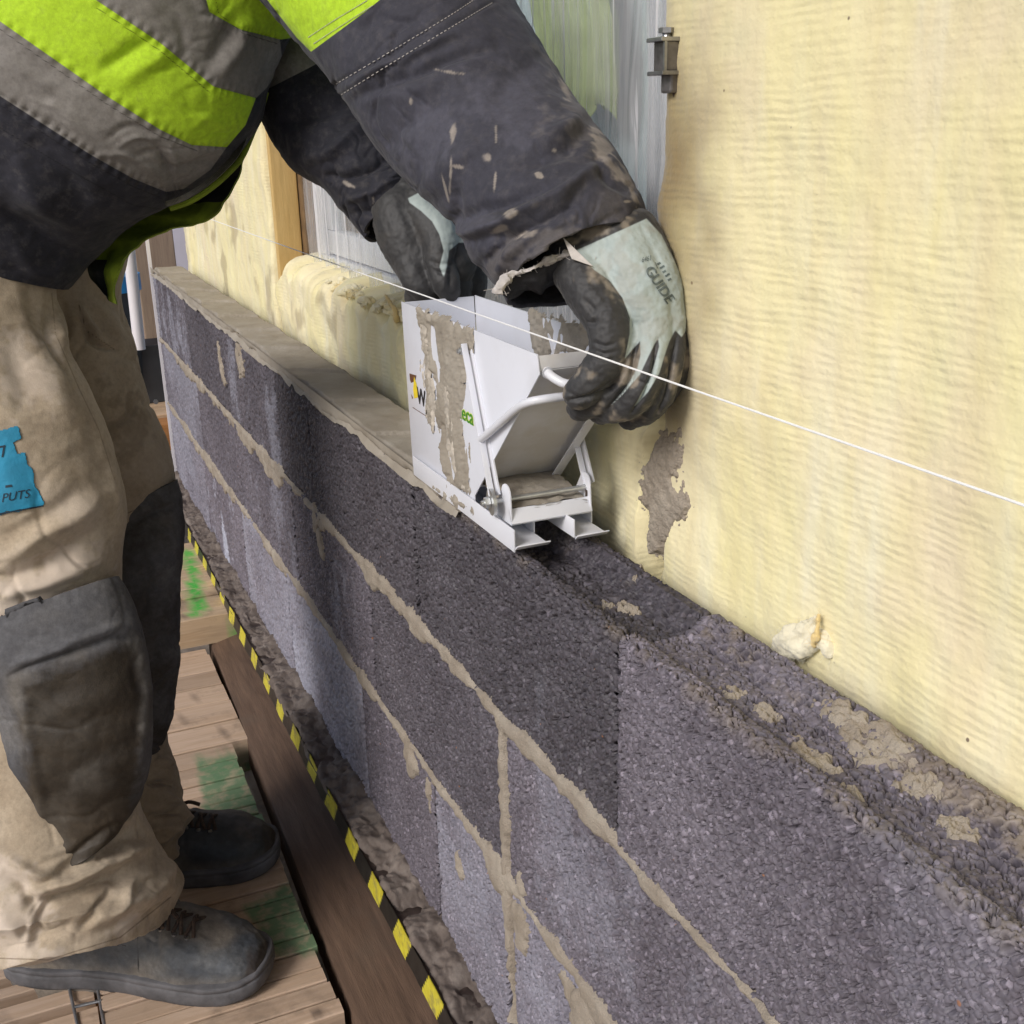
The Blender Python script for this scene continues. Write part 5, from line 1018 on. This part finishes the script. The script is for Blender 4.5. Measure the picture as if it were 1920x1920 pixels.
# ---- trousers
def bunch(v0, amp, fr, ph=0):
    def f_(V, v, u):
        w_ = fbm(V, 9, 3, 77 + ph); s_ = np.sin((v - v0) * fr + 1.6 * np.sin(u + ph) + 3.0 * w_); return sstep(v0, v0 + .06, v) * amp * (1 - 2 * np.sqrt(np.abs(s_ * .5 - .5)) + .6)
    return f_
NL = [(-260, 440, 112, 410, 1.36, .88), (-245, 560, 97, 550, 1.36, .88), (-215, 660, 118, 640, 1.36, .9), (-175, 780, 180, 775, 1.37, .9), (-140, 900, 219, 900, 1.385, .9), (-115, 980, 227, 970, 1.395, .9), (-100, 1080, 219, 1062, 1.41, .9), (-85, 1200, 232, 1180, 1.43, .85), (-70, 1320, 255, 1300, 1.45, .85), (-80, 1440, 255, 1420, 1.465, .85), (-95, 1530, 256, 1510, 1.475, .88), (-108, 1610, 285, 1585, 1.485, .9), (-104, 1680, 316, 1645, 1.495, .9), (-94, 1735, 326, 1680, 1.50, .92), (-80, 1768, 300, 1712, 1.505, .90)]
G = loft(NL, 380, 620)
nf = [([(100, 560), (112, 620), (120, 660)], 9, .008), ([(95, 560), (98, 640), (140, 730)], 8, -.007), ([(60, 520), (75, 600), (90, 640)], 14, -.006), ([(0, 1060), (60, 1010), (150, 960), (200, 930)], 18, .010), ([(20, 1090), (100, 1050), (190, 985)], 16, -.010), ([(0, 1120), (90, 1090), (200, 1040)], 14, .009), ([(0, 1000), (80, 970), (170, 900)], 18, -.006), ([(180, 800), (210, 890), (222, 960)], 12, .006), ([(60, 660), (110, 720), (150, 800)], 30, .008),
      ([(20, 600), (40, 700), (60, 780)], 30, -.006), ([(40, 1690), (110, 1655), (200, 1625), (275, 1590)], 11, .016), ([(60, 1735), (90, 1690), (150, 1668), (235, 1640)], 15, -.016), ([(85, 1770), (160, 1735), (240, 1700), (318, 1662)], 14, .012), ([(150, 1740), (185, 1700), (215, 1665)], 8, -.008), ([(205, 1720), (235, 1690), (250, 1650)], 9, .008), ([(55, 1770), (58, 1720), (80, 1680)], 9, .012), ([(60, 1690), (110, 1630), (180, 1590), (250, 1560)], 12, -.011), ([(0, 1640), (50, 1680), (70, 1760)], 13, -.010), ([(10, 1610), (70, 1640), (110, 1640)], 12, .010), ([(150, 1600), (190, 1560), (250, 1530)], 10, .010), ([(180, 1620), (230, 1580), (280, 1570)], 9, -.009), ([(0, 1720), (30, 1750), (60, 1790)], 12, .008), ([(250, 1740), (290, 1700), (320, 1670)], 8, -.007)]
V = cloth(G, nf, .0035, 6, 61, .0009, extra=bunch(.80, .008, 60))
Q, _ = proj(V)
seam = np.minimum(polydist(Q, [(97, 550), (104, 625), (148, 728), (185, 805), (215, 900)])[0] + .8, polydist(Q, [(-50, 1795), (90, 1800), (225, 1758), (320, 1682)])[0] + .4)
fade_light = np.clip(sstep(.0, .9, fbm(V, 7, 4, 3)) * .35 + .65 * spots(V, [(90, 1080, 130, 40, -25), (40, 1130, 80, 30, -15), (20, 1730, 70, 70, 20), (10, 1640, 40, 40, 0), (90, 1790, 50, 20, 10), (230, 1740, 50, 20, -30), (40, 700, 60, 80, 0)], 6, .6) * .8, 0, .85)  # light falling on the lower left is painted in with the fading
dirt = np.clip(.18 * spots(V, [(195, 725, 10, 26, 10), (155, 840, 40, 22, 20), (60, 740, 60, 120, 0), (120, 990, 10, 6, 0), (190, 870, 14, 12, 0), (160, 1690, 80, 14, -25), (240, 1620, 40, 10, -25)], 4, .9) + .10 * sstep(.3, .95, fbm(V, 24, 4, 8)), 0, .8)
trousers = skin('trousers', G, V, M_TROU, person, dict(seam=seam, fade_light=fade_light, dirt=dirt))
BT = BVHTree.FromPolygons([tuple(v) for v in V], [tuple(f) for f in gridfaces(380, 620, True)])
FL = [(-60, 470, 236, 470, 1.52, .85), (-60, 560, 226, 565, 1.53, .85), (-45, 650, 250, 648, 1.545, .85), (-20, 750, 273, 744, 1.56, .85), (10, 840, 308, 825, 1.575, .85), (40, 915, 326, 900, 1.59, .85), (60, 1000, 320, 985, 1.61, .85), (80, 1100, 318, 1085, 1.63, .8), (90, 1220, 315, 1205, 1.655, .8), (90, 1330, 308, 1320, 1.675, .8), (95, 1400, 310, 1390, 1.685, .85), (100, 1450, 322, 1432, 1.69, .88), (105, 1510, 336, 1495, 1.695, .88), (110, 1560, 342, 1545, 1.70, .88), (125, 1610, 330, 1595, 1.705, .86)]
G = loft(FL, 260, 460)
ff = [([(150, 575), (165, 610), (200, 650)], 7, .009), ([(150, 590), (170, 640), (212, 655)], 5, -.010), ([(160, 560), (200, 600), (225, 640)], 14, .006), ([(115, 560), (125, 610), (110, 650)], 10, -.008), ([(290, 1420), (315, 1432), (322, 1440)], 9, .010), ([(280, 1470), (310, 1470), (330, 1470)], 6, -.012), ([(290, 1500), (320, 1500), (336, 1510)], 9, .010), ([(270, 1535), (310, 1530), (336, 1530)], 6, -.010), ([(260, 1570), (300, 1555), (340, 1560)], 8, .008)]
V = cloth(G, ff, .003, 7, 71, .0009, extra=bunch(.83, .008, 66, 2)); Q, _ = proj(V)
seam = np.minimum(polydist(Q, [(148, 572), (162, 620), (214, 655)])[0] + .3, polydist(Q, [(225, 968), (280, 945), (326, 908)])[0] + .5)
skin('trouser_leg', G, V, M_TROU, trousers, dict(seam=seam, fade_light=.25 * sstep(0, .9, fbm(V, 7, 4, 3)), dirt=np.clip(.25 * spots(V, [(190, 730, 14, 22, 10), (240, 800, 40, 60, 0), (200, 880, 10, 8, 0)], 4, .7) + .28, 0, .8)))
# knee pads
NK = [(-75, 1195, 218, 1080, 1.375, .62), (-70, 1225, 240, 1120, 1.375, .64), (-58, 1262, 266, 1195, 1.38, .66), (-10, 1330, 285, 1318, 1.39, .66), (16, 1430, 282, 1420, 1.40, .64), (38, 1530, 266, 1490, 1.42, .56), (60, 1615, 232, 1545, 1.420, .56), (72, 1650, 216, 1566, 1.422, .54)]
G = loft(NK, 260, 240); kf = [([(20, 1268), (120, 1232), (262, 1188)], 6, -.006), ([(20, 1250), (120, 1215), (250, 1170)], 9, .004), ([(40, 1300), (60, 1420), (90, 1560)], 10, .006), ([(95, 1625), (150, 1590), (225, 1545)], 8, -.005), ([(80, 1650), (150, 1612), (220, 1565)], 6, .004), ([(255, 1200), (272, 1300), (262, 1450)], 9, .005), ([(100, 1330), (170, 1320), (240, 1290)], 26, .004), ([(120, 1440), (180, 1420), (240, 1400)], 24, -.003)]
V = cloth(G, kf, .0014, 7, 81, .0009); Q, _ = proj(V)
worn = sdf(V, [[(24, 1275), (130, 1240), (256, 1200), (276, 1300), (268, 1440), (240, 1600), (55, 1710), (48, 1510), (34, 1390)]])
skin('knee_pad', G, V, M_KNEE, trousers, dict(worn=worn, dust=np.clip(.5 * sstep(.1, .9, fbm(V, 13, 4, 6)) * sstep(-30, 6, -np.abs(worn)) + .22 * sstep(-.2, 1.0, fbm(V, 20, 4, 9)), 0, .7)), th=.006)['label'] = 'worn brown and grey knee pad'
FK = [(110, 1000, 329, 900, 1.585, .62), (118, 1040, 338, 945, 1.59, .64), (120, 1110, 340, 1055, 1.60, .66), (120, 1200, 337, 1160, 1.62, .66), (120, 1290, 331, 1260, 1.64, .64), (120, 1370, 318, 1345, 1.655, .6), (125, 1420, 298, 1405, 1.665, .56)]
G = loft(FK, 200, 200); V = cloth(G, [([(240, 985), (290, 960), (335, 950)], 7, -.005), ([(290, 1000), (315, 1005), (330, 1030)], 8, .006), ([(250, 1080), (300, 1090), (335, 1080)], 18, -.004)], .004, 9, 91, .0009)
skin('knee_pad', G, V, M_KNEE, trousers, dict(worn=np.full(len(V), -2.), dust=.12 * sstep(.3, .9, fbm(V, 13, 4, 6))), th=.006)
# blue patch on the thigh
def stick(bvh, poly_px, lift, name, mat, parent, n=60, label=None, seed=0, fray=0.0):
    P = np.asarray(poly_px, float); a, b = P.min(0), P.max(0); gx, gy = np.meshgrid(np.linspace(a[0], b[0], n), np.linspace(a[1], b[1], n)); Vv = []; ok = []
    for x, y in zip(gx.ravel(), gy.ravel()):
        h, r = hit(bvh, x, y); ok.append(h is not None); Vv.append(h - r * lift if h is not None else (0, 0, 0))
    Vv = np.array(Vv); sd = inpoly(np.stack([gx.ravel(), gy.ravel()], 1), P) + fray * fbm(Vv, 80, 3, seed); k = np.array(ok) & (sd > 0); Fs = gridfaces(n, n); Fs = Fs[k[Fs].all(1)]; us = np.unique(Fs); mp = np.full(len(Vv), -1); mp[us] = np.arange(len(us)); Fs = mp[Fs]; Vv = Vv[us]
    f0 = np.cross(Vv[Fs[:, 1]] - Vv[Fs[:, 0]], Vv[Fs[:, 2]] - Vv[Fs[:, 0]]).mean(0); Fs = Fs[:, ::-1] if f0 @ VIEW > 0 else Fs
    V2 = Vv + VIEW * lift * .9
    o = mk(name, np.vstack([Vv, V2]), np.vstack([Fs, Fs[:, ::-1] + len(Vv)]), mat, parent); 
    if label: o['label'] = label
    return o
patch = stick(BT, [(-60, 812), (33, 799), (40, 824), (26, 830), (32, 850), (48, 846), (52, 870), (62, 880), (64, 905), (82, 946), (-40, 976)], .0016, 'patch', M_PATCH, trousers, 90, 'faded blue printed patch', 5, 2.5)
def text_on(bvh, body, size_px, p0, u, v, mat, name, parent, lift=.0022, wx=1.0, bk=0):
    V, Fs = text_mesh(body, 1.0)
    if bk:
        mb = MB()
        for i, (W, f_) in enumerate(bold(V, Fs, bk)): mb.add(W + np.array([0, 0, i]), f_)
        V, Fs = np.array(mb.V), mb.F
    u = np.array(u, float); v = np.array(v, float); out = []
    for a in V:
        p = np.array(p0) + u * a[0] * size_px * wx + v * a[1] * size_px; h, r = hit(bvh, *p); out.append(h - r * (lift + .00004 * a[2]) if h is not None else S(p[0], p[1], 1.3))
    return mk(name, np.array(out), Fs, mat, parent, False)
text_on(BT, 'PUTS', 24, (2, 942), (.985, -.17), (.17, -.985), M_PATCHINK, 'lettering', patch)
text_on(BT, 'I', 34, (0, 858), (.985, -.17), (.17, -.985), M_PATCHINK, 'lettering', patch)
stick(BT, [(-40, 842), (12, 834), (12, 838), (-40, 847)], .0021, 'print_line', M_PATCHINK, patch, 30); stick(BT, [(-60, 972), (84, 946), (84, 950), (-60, 977)], .0021, 'print_line', M_PATCHINK, patch, 40); stick(BT, [(10, 910), (22, 908), (24, 913), (10, 915)], .0021, 'print_line', M_PATCHINK, patch, 20)

# ---- boots
def boot(heel, toe, name, dustk, seed, tone=1.0):
    H, Tt = np.array(heel, float), np.array(toe, float); Lg = np.linalg.norm(Tt - H); fx = (Tt - H) / Lg; fx[2] = 0; fx /= np.linalg.norm(fx); fz = np.array([0, 0, 1.0]); fy = np.cross(fz, fx); s_ = Lg / .335
    b = lambda x, y, z: H + fx * x * Lg + fy * y * s_ + fz * z * s_
    xs_ = [0, .006, .025, .07, .14, .22, .34, .48, .60, .70, .80, .88, .94, .98, .995, 1.0]; hw = [.004, .018, .029, .036, .040, .040, .037, .041, .049, .054, .055, .050, .041, .028, .016, .004]; cy = [0, 0, 0, 0, 0, 0, .002, .004, .006, .007, .006, .004, .002, 0, 0, 0]
    ht = [.06, .075, .095, .115, .13, .135, .130, .112, .092, .078, .070, .064, .055, .045, .038, .032]
    root = None; nx, nth = 150, 90; G = np.zeros((nx, nth, 3)); xx = (1 - np.cos(np.linspace(0, np.pi, nx))) / 2; th = np.linspace(-.18, np.pi + .18, nth); At = []
    for i, x in enumerate(xx):
        w_, h, c = interp(xs_, hw, x), interp(xs_, ht, x), interp(xs_, cy, x)
        e = .62 if x > .55 else .55 + .2 * x
        cs, sn = np.cos(th), np.sin(th); G[i] = np.array([b(x, c + w_ * np.sign(q) * abs(q) ** .8, .020 + (h - .020) * (np.sign(r_) * abs(r_) ** e)) for q, r_ in zip(cs, sn)])
    V = G.reshape(-1, 3); N = gridnormals(G).reshape(-1, 3); N = np.where(((V - G.mean((0, 1))) * N).sum(1, keepdims=True) < 0, -N, N); loc = np.stack([(V - H) @ fx / Lg, (V - H) @ fy / s_, (V - H) @ fz / s_], 1)
    N = np.where((N[:, 2:3] * (loc[:, 2:3] - .03) + (N @ fy)[:, None] * loc[:, 1:2]) < 0, -N, N)
    D = .0026 * fbm(loc * np.array([.33, 1, 1]), 26, 4, seed) - .0016 * np.exp(-(fbm(loc * np.array([.33, 1, 1]), 34, 2, seed + 3) / .10) ** 2) * sstep(.8, .55, loc[:, 0]) + .0006 * fbm(loc * np.array([.33, 1, 1]), 120, 3, seed + 2)
    for c_, a_ in ((.60, .004), (.635, .0035), (.57, .003)): D = D - a_ * np.exp(-((loc[:, 0] - c_ - .012 * fbm(loc, 14, 2, seed)) / .010) ** 2) * sstep(.035, .07, loc[:, 2])
    sm = np.abs(loc[:, 0] - (.52 - .35 * np.clip(.075 - loc[:, 2], 0, 1) + 1.2 * np.abs(loc[:, 1]))) * .33
    sm2 = np.abs(loc[:, 2] - (.045 + .09 * np.clip(loc[:, 0] - .2, 0, .25))) + (loc[:, 0] > .52) * 1.0; sm = np.minimum(sm, sm2)
    D = D - .0012 * np.exp(-(sm / .0018) ** 2); V = V + N * D[:, None]
    ds = np.clip(dustk * sstep(-.3, 1.0, fbm(loc * np.array([.33, 1, 1]), 16, 4, seed + 5)) + .4 * sstep(.045, .022, loc[:, 2]), 0, .8); scf = sstep(.93, .97, loc[:, 0] + .03 * fbm(loc, 30, 3, 4)) * .7
    o = mk(name, V, gridfaces(nth, nx), M_BOOT, person, True, attrs=dict(dust=ds, scuff=scf, seam=sm)); o['tone'] = tone
    # sole
    no = 120; tt = np.linspace(0, 1, 60); tt = (1 - np.cos(tt * np.pi)) / 2; up_ = [(x, interp(xs_, cy, x) + interp(xs_, hw, x) * 1.09 + .002) for x in tt]; dn = [(x, interp(xs_, cy, x) - interp(xs_, hw, x) * 1.09 - .002) for x in tt[::-1]]; ol = np.array(up_ + dn); ol[:, 0] = ol[:, 0] * 1.022 - .010
    Rr = []; cen = ol.mean(0)
    for z, k in ((0, .95), (.003, .985), (.008, 1.0), (.0165, 1.0), (.0185, .992), (.0195, .975), (.0208, .975), (.0215, .992), (.0255, .985), (.0272, .95)):
        q = cen + (ol - cen) * np.array([1 - (1 - k) * .35, k]); rise = .010 * np.clip((q[:, 0] - .80) / .2, 0, 1) ** 2; Rr.append(np.array([b(x, y, z + r_) for (x, y), r_ in zip(q, rise)]))
    Gs = np.array(Rr); V = Gs.reshape(-1, 3); V = V + np.stack([fbm(V, 60, 3, 1), fbm(V, 60, 3, 2), 0 * V[:, 0]], 1) * .0007
    f_ = [tuple(r_) for r_ in gridfaces(len(ol), len(Rr), True)] + [tuple(range(len(ol)))[::-1], tuple((len(Rr) - 1) * len(ol) + k for k in range(len(ol)))]; mk('sole', V, f_, M_SOLE, o)
    mb = MB(); rr = random.Random(seed)
    top = lambda x, y: b(x, y, interp(xs_, ht, x) * (1 - 1.6 * (abs(y) / .05) ** 2 * .35) + .004)
    for k in range(5):
        x = .54 + .046 * k; y = .019; mb.tube(smoothcurve([top(x, -y), top(x + .014, 0) + fz * .003, top(x + .030, y)], 9), .0027, 7); mb.tube(smoothcurve([top(x, y), top(x + .014, 0) + fz * .005, top(x + .030, -y)], 9), .0027, 7)
    c = top(.60, 0) + fz * .007
    for a in range(7): q = c + fy * rr.uniform(-.045, .045) + fx * rr.uniform(-.035, .04) + fz * rr.uniform(-.004, .006); mb.tube(smoothcurve([c, (c + q) / 2 + fz * .008, q], 9), .0030, 7)
    mb.build('laces', M_LACE, o, True)
    for k in range(5):
        for y in (.021, -.021): p = top(.54 + .048 * k, y); mb = MB(); mb.tube([p - fz * .001, p + fz * .0016], .0033, 10); mb.build('eyelet', M_DARKMET, o)
    return o
boot((-.53, 1.50, ZD), (-.213, 1.308, ZD), 'boot', .62, 3)['label'] = 'dusty grey blue leather work boot'
boot((-.49, 1.665, ZD), (-.138, 1.578, ZD), 'boot', .30, 9, .25)['label'] = 'dark muddy work boot further back'

# ---- gloves
def glove(name, chains, pale, dustk, voxel, seed, wr=()):
    pcs = [capsule([S(*p[:3]) for p in ch], [p[3] for p in ch], 18, 8) for ch in chains]; V, N, Fs = remeshed(pcs, voxel, 3, .5)
    D = .0006 * fbm(V, 90, 3, seed) + .0004 * fbm(V, 300, 2, seed) + carve(V, N, wr); V = V + N * D[:, None]; n1 = fbm(V, 55, 4, seed + 3)
    Q, _ = proj(V); pl = np.full(len(V), -99.)
    for p in pale: pl = np.maximum(pl, inpoly(Q, p))
    d_ = np.clip(dustk * sstep(.1, .75, n1 + .45 * fbm(V, 22, 3, seed + 9)), 0, .85)
    return mk(name, V, Fs, M_GLOVE, person, True, attrs=dict(pale=pl, dust=d_)), V, Fs
near = [[(1105, 425, .985, .037), (1128, 478, .972, .036), (1150, 520, .965, .034)],                       # wrist and heel of the hand
        [(1128, 470, .965, .028), (1160, 545, .955, .026), (1186, 606, .952, .019)], [(1160, 455, .96, .028), (1195, 540, .946, .026), (1222, 606, .944, .0185)],
        [(1180, 450, .965, .028), (1222, 530, .955, .025), (1249, 604, .953, .0175)], [(1190, 460, .975, .026), (1236, 530, .967, .022), (1265, 600, .967, .016)],
        [(1186, 606, .952, .0185), (1178, 680, .945, .0155), (1146, 736, .955, .0142), (1088, 764, .972, .0118)],   # index
        [(1222, 606, .944, .0178), (1217, 692, .938, .0148), (1184, 752, .950, .0140), (1128, 772, .975, .0112)],    # middle
        [(1249, 604, .953, .017), (1249, 692, .948, .0140), (1224, 756, .958, .0132), (1180, 784, .978, .0105)],    # ring
        [(1265, 600, .967, .0150), (1268, 672, .963, .0138), (1248, 728, .972, .0128), (1210, 772, .99, .0108)],    # little finger
        [(1076, 490, .965, .024), (1108, 548, .945, .0215), (1140, 606, .935, .0185), (1140, 665, .938, .0172), (1112, 712, .945, .0162), (1086, 738, .952, .0140)]]   # thumb
pale = [[(1114, 506), (1142, 525), (1167, 558), (1181, 596), (1181, 625), (1172, 672), (1186, 655), (1200, 640), (1201, 665), (1195, 690), (1175, 725), (1146, 760), (1170, 737), (1200, 702), (1215, 670), (1225, 650), (1234, 632), (1236, 650), (1228, 680), (1215, 715), (1190, 762), (1215, 735), (1236, 700), (1245, 670), (1255, 640), (1266, 619), (1278, 632), (1300, 600), (1300, 560), (1240, 440), (1212, 410), (1080, 470)]]
wr = [([(1108, 640), (1135, 648), (1160, 640)], 4, -.0022), ([(1106, 656), (1132, 664), (1158, 658)], 4, -.0022), ([(1105, 672), (1130, 678), (1155, 674)], 3.5, -.002), ([(1100, 602), (1112, 606), (1120, 600)], 4, -.003), ([(1090, 560), (1110, 575), (1120, 590)], 6, -.002), ([(1060, 735), (1100, 745), (1150, 715)], 4, -.002),
      ([(1140, 764), (1176, 722), (1190, 680), (1203, 640)], 3.5, -.0045), ([(1178, 776), (1206, 735), (1226, 690), (1237, 632)], 3.5, -.0045), ([(1222, 776), (1246, 730), (1258, 680), (1268, 622)], 3.5, -.0045), ([(1060, 752), (1100, 748), (1140, 735), (1168, 700)], 3.5, -.004), ([(1190, 712), (1206, 718), (1222, 716)], 3, -.0015), ([(1226, 706), (1240, 712), (1256, 708)], 3, -.0015)]
gl1, V, Fs = glove('glove', near, pale, .95, .0013, 3, wr)
gl1['label'] = 'pale knit glove with black dusty fingers'
BG = BVHTree.FromPolygons([tuple(v) for v in V], [tuple(f) for f in Fs])
ud = np.array([44., 66.]); ud /= np.linalg.norm(ud); vd = np.array([ud[1], -ud[0]])
text_on(BG, 'GUIDE', 27, (1208, 506), ud, vd, M_PRINT, 'lettering', gl1, .0011, .98, .035)
text_on(BG, '6461', 11, (1203, 492), (.85, -.2), (.1, -1.3), M_PRINT, 'lettering', gl1, .0009)
P0 = np.array([1234., 492.])
for k in range(5): stick(BG, [P0 + ud * (k * 9) - vd * 4, P0 + ud * (k * 9 + 5) - vd * 4, P0 + ud * (k * 9 + 5) + vd * (4 + 3 * (k % 2)), P0 + ud * (k * 9) + vd * (4 + 3 * (k % 2))], .0004, 'print_mark', M_PRINT, gl1, 12)
stick(BG, [(1228, 492), (1229.5, 491), (1234, 503), (1232, 504)], .0004, 'print_mark', M_PRINT, gl1, 16)
far = [[(765, 375, 1.335, .040), (785, 420, 1.33, .040)], [(750, 400, 1.32, .034), (765, 450, 1.315, .034), (785, 505, 1.31, .026)], [(790, 400, 1.32, .036), (820, 450, 1.31, .034), (848, 495, 1.31, .028)], [(800, 400, 1.335, .034), (850, 450, 1.335, .030), (876, 490, 1.335, .024)],
       [(765, 470, 1.31, .024), (782, 525, 1.30, .018), (800, 548, 1.305, .016), (780, 556, 1.315, .014)], [(790, 400, 1.30, .022), (822, 440, 1.29, .022), (826, 490, 1.285, .018), (836, 530, 1.285, .016), (842, 548, 1.29, .013)],
       [(842, 490, 1.315, .026), (852, 540, 1.315, .020), (850, 575, 1.32, .016)], [(874, 490, 1.335, .024), (884, 535, 1.335, .019), (878, 575, 1.34, .015)]]
pale2 = [[(765, 372), (825, 340), (870, 400), (890, 455), (860, 455), (842, 470), (838, 500), (832, 520), (824, 500), (832, 470), (824, 440), (810, 415), (790, 396), (768, 380)]]
gl2, _, _ = glove('glove', far, pale2, .05, .0018, 13, [([(812, 488), (826, 492), (842, 488)], 4, -.003), ([(815, 505), (828, 508), (842, 504)], 4, -.003), ([(842, 470), (846, 500), (848, 550)], 6, -.004)])
gl2['label'] = 'black glove hand behind the box rim'
